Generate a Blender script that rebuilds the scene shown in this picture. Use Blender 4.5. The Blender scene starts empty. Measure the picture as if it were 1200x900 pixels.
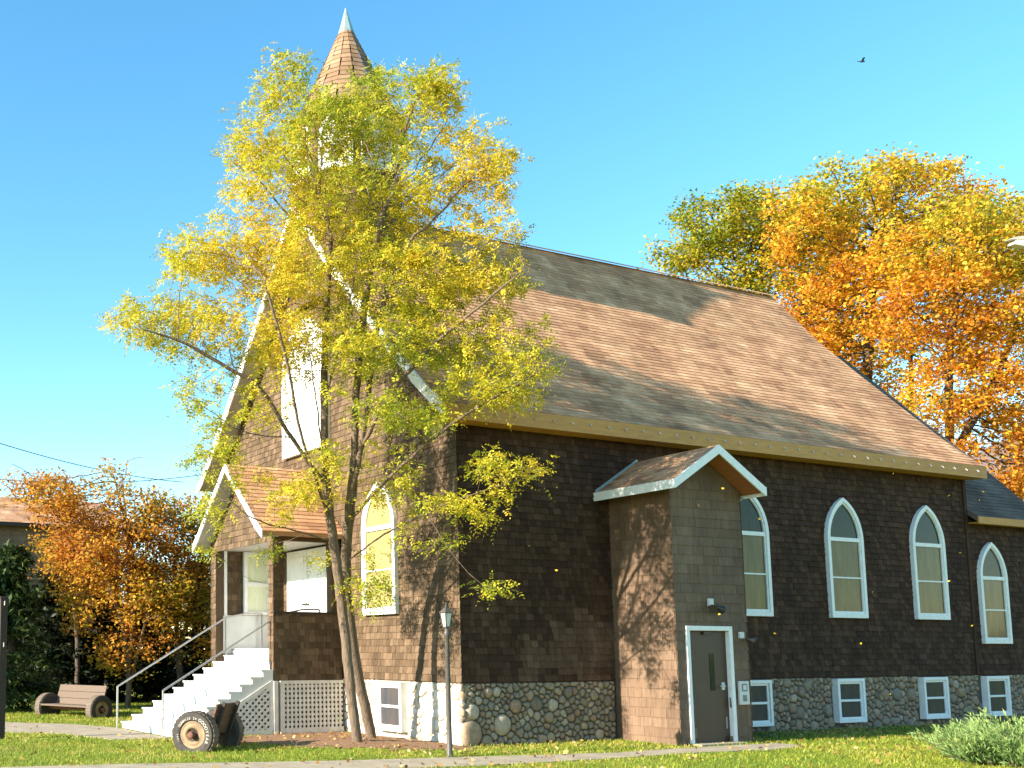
import bpy, bmesh, math, random
import numpy as np
from mathutils import Vector, Matrix, noise as mnoise

# ------------------------------------------------------------------ camera, world, sun, exposure
SC = bpy.context.scene
COL = SC.collection
R = math.radians
random.seed(7)
RNG = np.random.default_rng(7)

CAM_P = np.array([15.683, -12.147, .578])
AZ, PITCH, FPX, CX, CY = -1.1347, .1107, 1241.066, 255.3, 624.2     # focal length and optical axis in pixels of a 1200x900 frame
FWD = np.array([math.sin(AZ)*math.cos(PITCH), math.cos(AZ)*math.cos(PITCH), math.sin(PITCH)])
RGT = np.array([math.cos(AZ), -math.sin(AZ), 0.])
UPV = np.cross(RGT, FWD)
cd = bpy.data.cameras.new('camera'); cam = bpy.data.objects.new('camera', cd); COL.objects.link(cam)
m = Matrix.Identity(4)
for i in range(3):
    m[i][0], m[i][1], m[i][2], m[i][3] = RGT[i], UPV[i], -FWD[i], CAM_P[i]
cam.matrix_world = m
cd.sensor_fit = 'HORIZONTAL'; cd.sensor_width = 36
cd.lens = FPX/1200*36
cd.shift_x = (600-CX)/1200; cd.shift_y = (CY-450)/1200
cd.clip_start = .1; cd.clip_end = 3000
SC.camera = cam

SUN_DIR = Vector((-.022, -.918, .398)).normalized()                   # towards the sun
EL = math.asin(SUN_DIR.z)
W = bpy.data.worlds.new('World'); SC.world = W; W.use_nodes = True
nt = W.node_tree; bg = nt.nodes['Background']
sky = nt.nodes.new('ShaderNodeTexSky'); sky.sky_type = 'NISHITA'; sky.sun_disc = False
sky.sun_elevation = EL; sky.sun_rotation = math.atan2(SUN_DIR.x, SUN_DIR.y)
sky.air_density = 1.0; sky.dust_density = .15; sky.ozone_density = 1.6
hs = nt.nodes.new('ShaderNodeHueSaturation'); hs.inputs['Saturation'].default_value = 1.28; hs.inputs['Hue'].default_value = .486; hs.inputs['Value'].default_value = 1.06
nt.links.new(sky.outputs[0], hs.inputs['Color']); nt.links.new(hs.outputs[0], bg.inputs[0])
bg.inputs[1].default_value = .115
sd = bpy.data.lights.new('sun', 'SUN'); sd.energy = 5.0; sd.angle = R(.53); sd.color = (1., .9, .76)
so = bpy.data.objects.new('sun', sd); COL.objects.link(so)
so.rotation_euler = SUN_DIR.to_track_quat('Z', 'Y').to_euler(); so.location = SUN_DIR*60
SC.view_settings.view_transform = 'Standard'; SC.view_settings.look = 'None'
SC.view_settings.exposure = 1.6; SC.view_settings.gamma = 1; SC.view_settings.use_curve_mapping = False
SC.render.engine = 'CYCLES'
SC.cycles.max_bounces = 6; SC.cycles.transparent_max_bounces = 6

# ------------------------------------------------------------------ helpers
def ray(x, y): return FWD + RGT*(x-CX)/FPX - UPV*(y-CY)/FPX
def at_depth(x, y, d): return CAM_P + ray(x, y)*d
def to_px(P):
    d = np.asarray(P) - CAM_P; z = d @ FWD
    return CX + FPX*(d @ RGT)/z, CY - FPX*(d @ UPV)/z, z
G = -1.15
def gz(x, y): return G + .09*math.exp(-((x+1.1)**2+(y+1.4)**2)/1.3**2)

def tag(o, label=None, cat=None, group=None, kind=None):
    if label: o['label'] = label
    if cat: o['category'] = cat
    if group: o['group'] = group
    if kind: o['kind'] = kind
    return o
def empty(name, loc, label, cat, group=None):
    o = bpy.data.objects.new(name, None); COL.objects.link(o); o.location = loc; o.empty_display_size = .2
    return tag(o, label, cat, group)
def parent(o, p):
    o.parent = p
    if p is not None: o.matrix_parent_inverse = Matrix.Translation(world_loc(p)).inverted()
def world_loc(o):
    v = Vector((0, 0, 0))
    if o.type == 'EMPTY': v = o.location.copy()
    return v
def link_mesh(me, name, par=None, mats=()):
    for mt in mats: me.materials.append(mt)
    o = bpy.data.objects.new(name, me); COL.objects.link(o)
    if par is not None: parent(o, par)
    return o

class MB:
    """collects faces; build() links them as one mesh object"""
    def __init__(s): s.v = []; s.f = []; s.t = []; s.mi = []; s.cur = 0; s.sm = []; s.smooth = False
    def add(s, vs, fs, tint=None):
        n = len(s.v); s.v.extend([tuple(p) for p in vs])
        t = (random.random(), random.random()) if tint is None else tint
        s.t.extend([t]*len(vs))
        for f in fs:
            s.f.append(tuple(n+i for i in f)); s.mi.append(s.cur); s.sm.append(s.smooth)
    def box(s, a, b, tint=None):
        x0, y0, z0 = [min(a[i], b[i]) for i in range(3)]; x1, y1, z1 = [max(a[i], b[i]) for i in range(3)]
        s.add([(x0,y0,z0),(x1,y0,z0),(x1,y1,z0),(x0,y1,z0),(x0,y0,z1),(x1,y0,z1),(x1,y1,z1),(x0,y1,z1)],
              [(0,3,2,1),(4,5,6,7),(0,1,5,4),(1,2,6,5),(2,3,7,6),(3,0,4,7)], tint)
    def prism(s, pts, vec, tint=None):
        """polygon pts (3d) extruded by vec"""
        n = len(pts); vec = np.asarray(vec, float); P = [np.asarray(p, float) for p in pts]
        vs = P + [p+vec for p in P]
        fs = [tuple(range(n))[::-1], tuple(range(n, 2*n))] + [(i, (i+1) % n, n+(i+1) % n, n+i) for i in range(n)]
        s.add(vs, fs, tint)
    def bar(s, a, b, w, h, up=(0,0,1), tint=None):
        a = np.asarray(a, float); b = np.asarray(b, float); d = b-a; d /= np.linalg.norm(d)
        u = np.asarray(up, float); r = np.cross(d, u)
        if np.linalg.norm(r) < 1e-6: r = np.cross(d, (1,0,0))
        r /= np.linalg.norm(r); u = np.cross(r, d)
        q = [a-r*w/2-u*h/2, a+r*w/2-u*h/2, a+r*w/2+u*h/2, a-r*w/2+u*h/2]
        s.prism(q, b-a, tint)
    def tube(s, pts, rad, n=8, cap=True, tint=None):
        P = [np.asarray(p, float) for p in pts]; m = len(P)
        rr = [rad]*m if np.isscalar(rad) else rad
        vs = []; pu = None
        for i in range(m):
            d = P[min(i+1, m-1)]-P[max(i-1, 0)]; d = d/(np.linalg.norm(d)+1e-9)
            if pu is None: pu = np.cross(d, (0.,0.,1.)) if abs(d[2]) < .9 else np.cross(d, (1.,0.,0.))
            pu = pu-d*(pu@d); pu /= np.linalg.norm(pu)+1e-9; w = np.cross(d, pu)
            for k in range(n):
                a = 2*math.pi*k/n; vs.append(P[i]+rr[i]*(math.cos(a)*pu+math.sin(a)*w))
        fs = [(i*n+k, i*n+(k+1) % n, (i+1)*n+(k+1) % n, (i+1)*n+k) for i in range(m-1) for k in range(n)]
        if cap: fs += [tuple(range(n))[::-1], tuple((m-1)*n+k for k in range(n))]
        s.add(vs, fs, tint)
    def lathe(s, prof, c, axis=(0,0,1), n=24, tint=None):
        """prof: list of (radius, height along axis)"""
        ax = Vector(axis).normalized(); q = ax.to_track_quat('Z', 'Y').to_matrix()
        vs = []
        for r, h in prof:
            for k in range(n):
                a = 2*math.pi*k/n; vs.append(np.array(q @ Vector((r*math.cos(a), r*math.sin(a), h)))+np.asarray(c))
        m = len(prof)
        fs = [(i*n+k, i*n+(k+1) % n, (i+1)*n+(k+1) % n, (i+1)*n+k) for i in range(m-1) for k in range(n)]
        fs += [tuple(range(n))[::-1], tuple((m-1)*n+k for k in range(n))]
        s.add(vs, fs, tint)
    def build(s, name, mats, par=None, bevel=0):
        me = bpy.data.meshes.new(name); me.from_pydata(s.v, [], s.f)
        mats = mats if isinstance(mats, (list, tuple)) else [mats]
        me.polygons.foreach_set('material_index', s.mi)
        me.polygons.foreach_set('use_smooth', s.sm)
        at = me.attributes.new('tint', 'FLOAT_COLOR', 'POINT')
        a = np.zeros((len(s.v), 4), np.float32); a[:, :2] = np.array(s.t, np.float32).reshape(-1, 2); a[:, 3] = 1
        at.data.foreach_set('color', a.ravel())
        me.update()
        o = link_mesh(me, name, par, mats)
        if bevel:
            b = o.modifiers.new('bevel', 'BEVEL'); b.width = bevel; b.segments = 2; b.limit_method = 'ANGLE'
        return o

def quads_object(name, V, tint, mats, par=None, nper=4, smooth=False):
    """V: (N, nper, 3) polygons, tint: (N, 2)"""
    N = len(V); me = bpy.data.meshes.new(name)
    me.vertices.add(N*nper); me.loops.add(N*nper); me.polygons.add(N)
    me.vertices.foreach_set('co', np.ascontiguousarray(V, np.float32).ravel())
    me.loops.foreach_set('vertex_index', np.arange(N*nper, dtype=np.int32))
    me.polygons.foreach_set('loop_start', np.arange(0, N*nper, nper, dtype=np.int32))
    at = me.attributes.new('tint', 'FLOAT_COLOR', 'POINT')
    a = np.ones((N, nper, 4), np.float32); a[:, :, :2] = np.asarray(tint, np.float32)[:, None, :]
    at.data.foreach_set('color', a.ravel())
    me.update(calc_edges=True)
    return link_mesh(me, name, par, mats)

# ------------------------------------------------------------------ materials
def new_mat(name):
    mt = bpy.data.materials.new(name); mt.use_nodes = True
    t = mt.node_tree; return mt, t, t.nodes['Principled BSDF'], t.nodes['Material Output']
def N(t, typ, **kw):
    n = t.nodes.new(typ)
    for k, v in kw.items():
        if hasattr(n, k): setattr(n, k, v)
        else: n.inputs[k].default_value = v
    return n
def ramp(t, stops, interp='LINEAR'):
    n = t.nodes.new('ShaderNodeValToRGB'); cr = n.color_ramp; cr.interpolation = interp
    while len(cr.elements) < len(stops): cr.elements.new(.5)
    for e, (p, c) in zip(cr.elements, stops): e.position = p; e.color = (*c, 1)
    return n
def noise(t, scale, detail=4, rough=.55, vec=None):
    n = t.nodes.new('ShaderNodeTexNoise'); n.inputs['Scale'].default_value = scale; n.inputs['Detail'].default_value = detail
    n.inputs['Roughness'].default_value = rough
    if vec is None:
        tc = t.nodes.new('ShaderNodeTexCoord'); vec = tc.outputs['Object']
    t.links.new(vec, n.inputs['Vector']); return n
def mapping(t, sc):
    tc = t.nodes.new('ShaderNodeTexCoord'); mp = t.nodes.new('ShaderNodeMapping'); mp.inputs['Scale'].default_value = sc
    t.links.new(tc.outputs['Object'], mp.inputs['Vector']); return mp.outputs[0]
def mix(t, a, b, fac, mode='MIX'):
    n = t.nodes.new('ShaderNodeMix'); n.data_type = 'RGBA'; n.blend_type = mode
    for sock, v in ((n.inputs[6], a), (n.inputs[7], b)):
        if isinstance(v, tuple): sock.default_value = (*v, 1)
        else: t.links.new(v, sock)
    if isinstance(fac, (int, float)): n.inputs[0].default_value = fac
    else: t.links.new(fac, n.inputs[0])
    return n.outputs[2]
def bump(t, b, h, strength=.4, dist=.01):
    n = t.nodes.new('ShaderNodeBump'); n.inputs['Strength'].default_value = strength; n.inputs['Distance'].default_value = dist
    t.links.new(h, n.inputs['Height']); t.links.new(n.outputs[0], b.inputs['Normal'])
def tint_out(t, ch=0):
    a = t.nodes.new('ShaderNodeAttribute'); a.attribute_name = 'tint'
    sp = t.nodes.new('ShaderNodeSeparateColor'); t.links.new(a.outputs['Color'], sp.inputs[0]); return sp.outputs[ch]

def m_plain(name, c1, c2=None, scale=6., rough=.6, bmp=.15, metal=0, spec=.4, stretch=None, dist=.01):
    mt, t, b, o = new_mat(name)
    c2 = c2 or tuple(x*.8 for x in c1)
    n = noise(t, scale, 6, .6, mapping(t, stretch) if stretch else None)
    r = ramp(t, [(.32, c1), (.68, c2)]); t.links.new(n.outputs[0], r.inputs[0]); t.links.new(r.outputs[0], b.inputs['Base Color'])
    b.inputs['Roughness'].default_value = rough; b.inputs['Metallic'].default_value = metal; b.inputs['Specular IOR Level'].default_value = spec
    if bmp: bump(t, b, n.outputs[0], bmp, dist)
    return mt
def m_shingle(name, stops, grain=True, rough=.85, patch=None):
    """per-shingle tint from the attribute, vertical wood grain and stains"""
    mt, t, b, o = new_mat(name)
    r = ramp(t, stops); t.links.new(tint_out(t, 0), r.inputs[0]); c = r.outputs[0]
    if grain:
        g = noise(t, 1, 5, .6, mapping(t, (38, 38, 2.2)))
        gr = ramp(t, [(.3, (.62, .62, .62)), (.7, (1.15, 1.15, 1.15))]); t.links.new(g.outputs[0], gr.inputs[0])
        c = mix(t, c, gr.outputs[0], .85, 'MULTIPLY'); bump(t, b, g.outputs[0], .35, .006)
    s = noise(t, 1., 6, .65, mapping(t, (1.5, 1.5, .35)))
    sr = ramp(t, [(.33, (.58, .56, .54)), (.68, (1.22, 1.2, 1.17))]); t.links.new(s.outputs[0], sr.inputs[0])
    c = mix(t, c, sr.outputs[0], .7, 'MULTIPLY')
    t.links.new(c, b.inputs['Base Color']); b.inputs['Roughness'].default_value = rough; b.inputs['Specular IOR Level'].default_value = .2
    return mt
def m_leaf(name, stops, trans=.45, rough=.55):
    mt, t, b, o = new_mat(name)
    r = ramp(t, stops); t.links.new(tint_out(t, 0), r.inputs[0])
    v = N(t, 'ShaderNodeHueSaturation'); mr = N(t, 'ShaderNodeMapRange'); t.links.new(tint_out(t, 1), mr.inputs[0])
    mr.inputs[3].default_value = .72; mr.inputs[4].default_value = 1.2
    t.links.new(mr.outputs[0], v.inputs['Value']); t.links.new(r.outputs[0], v.inputs['Color'])
    t.links.new(v.outputs[0], b.inputs['Base Color']); b.inputs['Roughness'].default_value = rough; b.inputs['Specular IOR Level'].default_value = .25
    tr = N(t, 'ShaderNodeBsdfTranslucent'); t.links.new(v.outputs[0], tr.inputs[0])
    mx = N(t, 'ShaderNodeMixShader'); mx.inputs[0].default_value = trans
    t.links.new(b.outputs[0], mx.inputs[1]); t.links.new(tr.outputs[0], mx.inputs[2]); t.links.new(mx.outputs[0], o.inputs['Surface'])
    return mt

M = {}
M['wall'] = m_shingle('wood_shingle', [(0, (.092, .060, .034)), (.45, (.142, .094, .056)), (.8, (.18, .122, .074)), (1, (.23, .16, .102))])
M['wall_shaded'] = m_shingle('shaded_dark_shingle', [(0, (.046, .0225, .0125)), (.5, (.082, .042, .0235)), (.85, (.108, .058, .034)), (1, (.145, .086, .053))])  # front wall's shingle with the shade of side and rear painted in
M['siding'] = m_shingle('painted_siding', [(0, (.160, .102, .066)), (1, (.200, .132, .086))], rough=.7)
M['roof'] = m_shingle('roof_shingle', [(0, (.36, .18, .095)), (.4, (.54, .295, .16)), (.75, (.66, .385, .215)), (1, (.82, .54, .33))], grain=False, rough=.95)
M['roof_grey'] = m_shingle('grey_roof_shingle', [(0, (.10, .078, .064)), (.6, (.145, .115, .096)), (1, (.21, .17, .145))], grain=False, rough=.95)
M['spire'] = m_shingle('spire_shingle', [(0, (.24, .145, .085)), (1, (.34, .215, .13))], grain=False, rough=.9)
M['white'] = m_plain('white_paint', (.80, .80, .78), (.70, .70, .67), 9, .45, .05)
M['whiteworn'] = m_plain('worn_white_paint', (.74, .73, .70), (.58, .56, .52), 14, .6, .1)
M['greyboard'] = m_plain('grey_painted_board', (.62, .62, .60), (.52, .52, .50), 3, .55, .05)
M['step'] = m_plain('step_paint', (.70, .70, .68), (.60, .59, .57), 5, .6, .1)
M['soffit'] = m_plain('soffit_paint', (.46, .43, .38), (.38, .35, .30), 3, .7, .05)
M['redwood'] = m_plain('cedar_soffit', (.33, .13, .055), (.25, .09, .04), 3, .6, .1, stretch=(2, 20, 2))
M['fascia'] = m_plain('fascia_board', (.56, .27, .062), (.43, .20, .045), 3, .6, .1, stretch=(8, 1, 8))
M['clip'] = m_plain('clip_plastic', (.5, .5, .52), None, 9, .3, 0)
M['lattice'] = m_plain('lattice_paint', (.66, .63, .57), (.52, .48, .42), 8, .65, .1)
M['void'] = m_plain('shadowed_crawl_space', (.02, .018, .016), None, 3, .9, 0)  # near-black that stands in for shade under porch and stairs
M['door'] = m_plain('brown_door_paint', (.070, .040, .022), (.058, .034, .019), 3, .45, .03)
M['copper'] = m_plain('patinated_copper', (.33, .44, .42), (.24, .33, .32), 7, .45, .1, metal=.3)
M['metal'] = m_plain('galvanised_rail', (.42, .41, .39), (.32, .31, .30), 20, .4, .05, metal=.7)
M['black'] = m_plain('black_metal', (.035, .033, .030), (.055, .048, .040), 14, .5, .1, metal=.2)
M['post'] = m_plain('lamp_post_paint', (.085, .075, .062), (.05, .045, .04), 18, .5, .15)
M['darkwood'] = m_plain('dark_post_wood', (.045, .032, .024), (.03, .02, .016), 10, .8, .3, stretch=(20, 20, 2))
M['plastic'] = m_plain('pale_plastic', (.62, .62, .60), None, 9, .4, 0)
M['dullpanel'] = m_plain('keypad_grey', (.18, .18, .18), None, 9, .4, 0)
M['bronze'] = m_plain('dark_bronze_lamp', (.05, .042, .036), None, 9, .4, 0, metal=.4)
M['brick'] = m_plain('chimney_brick', (.2, .1, .06), (.15, .07, .05), 6, .8, .2)
def m_glass(name, c1, c2, scale=1.5, rough=.08):
    mt = m_plain(name, c1, c2, scale, rough, .02, spec=.13, stretch=(3, 3, .7)); return mt
M['glass_curtain'] = m_glass('curtained_pane', (.185, .148, .062), (.105, .085, .036), 2.0)
M['glass_sunny'] = m_glass('sunlit_curtained_pane', (.33, .28, .12), (.24, .20, .085), 4)  # curtained pane with sunshine painted into its lighter colour
M['glass_dark'] = m_glass('leaded_dark_pane', (.04, .05, .028), (.02, .026, .016), 9)
M['glass_daylit'] = m_glass('daylit_pane', (.72, .74, .58), (.60, .64, .42), 5)  # paleness stands in for bright daylight beyond the pane
M['glass_base'] = m_glass('cellar_pane', (.045, .052, .06), (.09, .072, .06), 2)
M['glass_lamp'] = m_plain('frosted_lamp_glass', (.62, .60, .52), (.5, .48, .42), 9, .2, 0, spec=.6)
M['tyre'] = m_plain('old_tyre_rubber', (.060, .050, .040), (.035, .030, .026), 12, .8, .3)
M['tyretread'] = m_plain('dusty_tread', (.16, .12, .085), (.10, .075, .055), 12, .85, .3)
M['rim'] = m_plain('rusty_cream_rim', (.30, .225, .12), (.17, .105, .055), 5, .6, .15)
M['rust'] = m_plain('rusted_hub', (.20, .075, .045), (.12, .05, .03), 16, .75, .3)
M['letter'] = m_plain('white_lettering', (.55, .53, .46), (.36, .33, .27), 20, .6, 0)
M['plank'] = m_plain('weathered_plank', (.15, .105, .075), (.10, .072, .05), 7, .8, .2, stretch=(3, 3, 14))
M['brownplank'] = m_plain('stained_plank', (.12, .066, .036), (.085, .045, .026), 7, .6, .2, stretch=(14, 3, 3))
M['wire'] = m_plain('cable_black', (.03, .03, .035), None, 3, .6, 0)
M['bird'] = m_plain('dark_feathers', (.05, .05, .06), None, 9, .7, 0)
M['cream'] = m_plain('cream_lamp_housing', (.72, .66, .5), None, 9, .5, 0)
M['bark'] = m_plain('grey_brown_bark', (.19, .135, .09), (.085, .058, .038), 9, .9, .8, stretch=(3, 3, .55), dist=.03)
M['barkdark'] = m_plain('dark_bark', (.10, .075, .055), (.055, .04, .03), 8, .9, .7, stretch=(3, 3, .6), dist=.03)
M['barkpale'] = m_plain('bare_twig_bark', (.30, .22, .18), (.2, .14, .12), 8, .9, .2)
# cobbles: colour per stone
mt, t, b, o = new_mat('field_stone')
r = ramp(t, [(0, (.17, .125, .085)), (.25, (.28, .215, .145)), (.45, (.21, .175, .135)), (.62, (.34, .25, .155)), (.8, (.28, .175, .11)), (1, (.42, .34, .25))])
t.links.new(tint_out(t, 0), r.inputs[0]); n1 = noise(t, 14, 8, .65)
r2 = ramp(t, [(.3, (.6, .6, .6)), (.7, (1.25, 1.22, 1.18))]); t.links.new(n1.outputs[0], r2.inputs[0])
t.links.new(mix(t, r.outputs[0], r2.outputs[0], .8, 'MULTIPLY'), b.inputs['Base Color']); b.inputs['Roughness'].default_value = .85; bump(t, b, n1.outputs[0], .5, .02)
M['stone'] = mt
mt, t, b, o = new_mat('sunlit_field_stone')  # field stone again, the front's sunlight painted into its colours
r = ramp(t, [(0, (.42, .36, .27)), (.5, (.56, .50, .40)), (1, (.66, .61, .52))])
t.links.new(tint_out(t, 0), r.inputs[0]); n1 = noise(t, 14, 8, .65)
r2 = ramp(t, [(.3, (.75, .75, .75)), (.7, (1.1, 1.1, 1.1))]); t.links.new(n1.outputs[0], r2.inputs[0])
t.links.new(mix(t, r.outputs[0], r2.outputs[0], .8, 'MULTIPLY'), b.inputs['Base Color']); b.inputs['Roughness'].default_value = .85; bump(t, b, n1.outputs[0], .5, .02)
M['stone_sunlit'] = mt
M['mortar'] = m_plain('old_mortar', (.13, .105, .08), (.075, .06, .046), 10, .95, .4)
M['mortar_sunlit'] = m_plain('sunlit_mortar', (.55, .49, .38), (.47, .41, .31), 10, .95, .4)  # mortar lightened to paint in sunlight on the front base
# lawn
mt, t, b, o = new_mat('lawn_soil')
n1 = noise(t, .35, 6, .6); n2 = noise(t, 9, 8, .7)
r1 = ramp(t, [(.3, (.15, .21, .025)), (.55, (.22, .25, .035)), (.75, (.27, .22, .06))]); t.links.new(n1.outputs[0], r1.inputs[0])
r2 = ramp(t, [(.3, (.55, .55, .5)), (.7, (1.2, 1.2, 1.1))]); t.links.new(n2.outputs[0], r2.inputs[0])
t.links.new(mix(t, r1.outputs[0], r2.outputs[0], .8, 'MULTIPLY'), b.inputs['Base Color']); b.inputs['Roughness'].default_value = .95; b.inputs['Specular IOR Level'].default_value = .1; bump(t, b, n2.outputs[0], .8, .04)
M['lawn'] = mt
M['grass'] = m_leaf('grass_blade', [(0, (.13, .205, .02)), (.5, (.275, .315, .032)), (.8, (.40, .37, .055)), (1, (.48, .36, .12))], .35)
M['path'] = m_plain('path_concrete', (.36, .30, .21), (.25, .205, .14), 2.5, .9, .3)
M['mulch'] = m_plain('mulch', (.27, .15, .075), (.15, .08, .04), 22, .95, .9, dist=.03)
M['soil'] = m_plain('bare_soil', (.06, .045, .032), (.035, .027, .02), 10, .95, .6, dist=.03)
M['litter'] = m_leaf('dry_leaf', [(0, (.20, .095, .03)), (.4, (.36, .20, .06)), (.7, (.5, .34, .10)), (1, (.58, .46, .25))], .25)
M['leaf_yellow'] = m_leaf('yellow_green_leaf', [(0, (.24, .32, .03)), (.3, (.46, .46, .036)), (.65, (.72, .57, .045)), (.9, (.76, .51, .04)), (1, (.72, .60, .18))], .48)
M['leaf_maple'] = m_leaf('orange_maple_leaf', [(0, (.42, .42, .035)), (.2, (.74, .56, .045)), (.5, (.84, .48, .045)), (.8, (.80, .32, .032)), (1, (.55, .17, .025))], .5)
M['leaf_gold'] = m_leaf('green_gold_leaf', [(0, (.20, .25, .022)), (.35, (.44, .42, .03)), (.7, (.70, .50, .035)), (1, (.74, .38, .03))], .5)
M['leaf_rust'] = m_leaf('rust_leaf', [(0, (.28, .27, .03)), (.25, (.58, .38, .035)), (.6, (.62, .27, .035)), (1, (.38, .13, .025))], .45)
M['leaf_green'] = m_leaf('thin_green_leaf', [(0, (.07, .12, .02)), (.7, (.16, .20, .03)), (1, (.45, .36, .04))], .35)
M['needle'] = m_leaf('evergreen_needle', [(0, (.022, .045, .014)), (.6, (.05, .085, .022)), (1, (.10, .13, .03))], .2)
M['darkneedle'] = m_leaf('dark_evergreen_needle', [(0, (.010, .017, .009)), (1, (.03, .042, .016))], .1)
M['juniper'] = m_leaf('juniper_needle', [(0, (.09, .18, .045)), (.5, (.20, .32, .095)), (.9, (.36, .44, .14)), (1, (.42, .27, .08))], .35)
mt, t, b, o = new_mat('far_autumn_woods')
n1 = noise(t, .12, 10, .75); r1 = ramp(t, [(.3, (.16, .13, .115)), (.5, (.24, .17, .13)), (.7, (.33, .25, .19))]); t.links.new(n1.outputs[0], r1.inputs[0])
t.links.new(r1.outputs[0], b.inputs['Base Color']); b.inputs['Roughness'].default_value = 1; bump(t, b, n1.outputs[0], 1, 3)
M['woods'] = mt

# ------------------------------------------------------------------ planes: u along the wall, v up, n outwards
class Plane:
    def __init__(s, o, u, v, n): s.o, s.u, s.v, s.n = [np.asarray(a, float) for a in (o, u, v, n)]
    def __call__(s, a, b, c=0.): return s.o+s.u*a+s.v*b+s.n*c
FRONT = Plane((0,0,0), (1,0,0), (0,0,1), (0,-1,0))       # u = X
SIDE = Plane((0,0,0), (0,1,0), (0,0,1), (1,0,0))         # u = Y

def clip_poly(sub, clip):
    out = list(sub)
    for i in range(len(clip)):
        a, b = clip[i], clip[(i+1) % len(clip)]
        def side(p): return (b[0]-a[0])*(p[1]-a[1])-(b[1]-a[1])*(p[0]-a[0])
        inp, out = out, []
        if not inp: return []
        for j in range(len(inp)):
            p, q = inp[j-1], inp[j]; sp, sq = side(p), side(q)
            if (sp >= 0) != (sq >= 0):
                k = sp/(sp-sq); out.append((p[0]+(q[0]-p[0])*k, p[1]+(q[1]-p[1])*k))
            if sq >= 0: out.append(q)
    return out
def area(p): return .5*sum(p[i-1][0]*p[i][1]-p[i][0]*p[i-1][1] for i in range(len(p)))

def shingles(mb, pl, poly, e=.135, wmin=.09, wmax=.2, thick=.02, jit=.008, tintf=None, off=0., skip=None):
    """courses of overlapping shingles on the convex ccw polygon poly (u, v)"""
    if area(poly) < 0: poly = poly[::-1]
    u0 = min(p[0] for p in poly); u1 = max(p[0] for p in poly); v0 = min(p[1] for p in poly); v1 = max(p[1] for p in poly)
    v = v0; row = 0
    while v < v1:
        u = u0-random.random()*wmax
        while u < u1:
            w = random.uniform(wmin, wmax); b = v-random.random()*jit; gap = random.uniform(.003, .008)
            q = clip_poly([(u, b), (u+w-gap, b), (u+w-gap, v+e*1.02), (u, v+e*1.02)], poly)
            cu, cv = u+w/2, v+e/2
            if len(q) >= 3 and abs(area(q)) > 2e-4 and not (skip and skip(cu, cv)):
                tk = thick*random.uniform(.8, 1.3)
                ti = tintf(cu, cv) if tintf else (random.random(), random.random())
                def off_at(pv): return off+tk*(1-.82*max(0, min(1, (pv-b)/e)))
                n = len(q); top = [pl(a, c, off_at(c)) for a, c in q]; bot = [pl(a, c, off) for a, c in q]
                mb.add(top+bot, [tuple(range(n))]+[((i+1) % n, i, n+i, n+(i+1) % n) for i in range(n)], ti)
            u += w
        v += e; row += 1

def gothic(hw, zb, zs, za, inset=0., n=9, ib=None):
    """outline ccw of a pointed window centred on u=0"""
    h = za-zs; rad = (hw*hw+h*h)/(2*hw); r = rad-inset; c = hw-rad      # right arc centre at u=c
    bot = zb+(inset if ib is None else ib); x = hw-inset
    pts = [(-x, bot), (x, bot)]
    a1 = math.acos(max(-1, min(1, -c/r)))
    for i in range(n+1):
        a = a1*i/n; pts.append((c+r*math.cos(a), zs+r*math.sin(a)))
    for i in range(1, n+1):
        a = a1*(n-i)/n; pts.append((-c-r*math.cos(a), zs+r*math.sin(a)))
    return pts
def rect(hw, zb, zt, inset=0.): return [(-hw+inset, zb+inset), (hw-inset, zb+inset), (hw-inset, zt-inset), (-hw+inset, zt-inset)]
def band(mb, pl, uc, outer, inner, d0, d1):
    """frame between two outlines of equal length, from depth d0 to d1"""
    n = len(outer); vs = []
    for d in (d0, d1):
        for P in (outer, inner): vs += [pl(uc+a, b, d) for a, b in P]
    fs = []
    for i in range(n):
        j = (i+1) % n
        fs += [(2*n+i, 2*n+j, 3*n+j, 3*n+i), (i, j, 2*n+j, 2*n+i), (n+j, n+i, 3*n+i, 3*n+j)]
    mb.add(vs, fs)
def slab(mb, pl, uc, poly, d0, d1): mb.prism([pl(uc+a, b, d0) for a, b in poly], pl.n*(d1-d0))

def gothic_window(pl, uc, hw, zb, zs, za, par, low='glass_curtain', top='glass_dark', white='white', base=.03):
    f = MB(); O = gothic(hw, zb, zs, za); I = gothic(hw, zb, zs, za, .09)
    band(f, pl, uc, O, I, 0, base+.065)
    fr = f.build('window', M[white], par, bevel=.006)
    s = MB(); I2 = gothic(hw, zb, zs, za, .125, ib=.15)
    band(s, pl, uc, gothic(hw, zb, zs, za, .0905), I2, 0, base+.04)
    x = hw-.0915
    s.prism([pl(uc-x, zs-.045, base-.02), pl(uc+x, zs-.045, base-.02), pl(uc+x, zs+.045, base-.02), pl(uc-x, zs+.045, base-.02)], pl.n*.065)
    zm = (zb+zs)/2+.02; x -= .033
    s.prism([pl(uc-x, zm-.017, base-.02), pl(uc+x, zm-.017, base-.02), pl(uc+x, zm+.017, base-.02), pl(uc-x, zm+.017, base-.02)], pl.n*.05)
    s.build('sash', M[white], fr, bevel=.004)
    p = MB(); slab(p, pl, uc, rect(hw-.12, zb+.13, zs, 0), 0, base+.008); p.build('pane', M[low], fr)
    p = MB(); slab(p, pl, uc, [q for q in gothic(hw, zs-.05, zs, za, .12, ib=.02)], 0, base+.006); p.build('pane', M[top], fr)
    return fr
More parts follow.
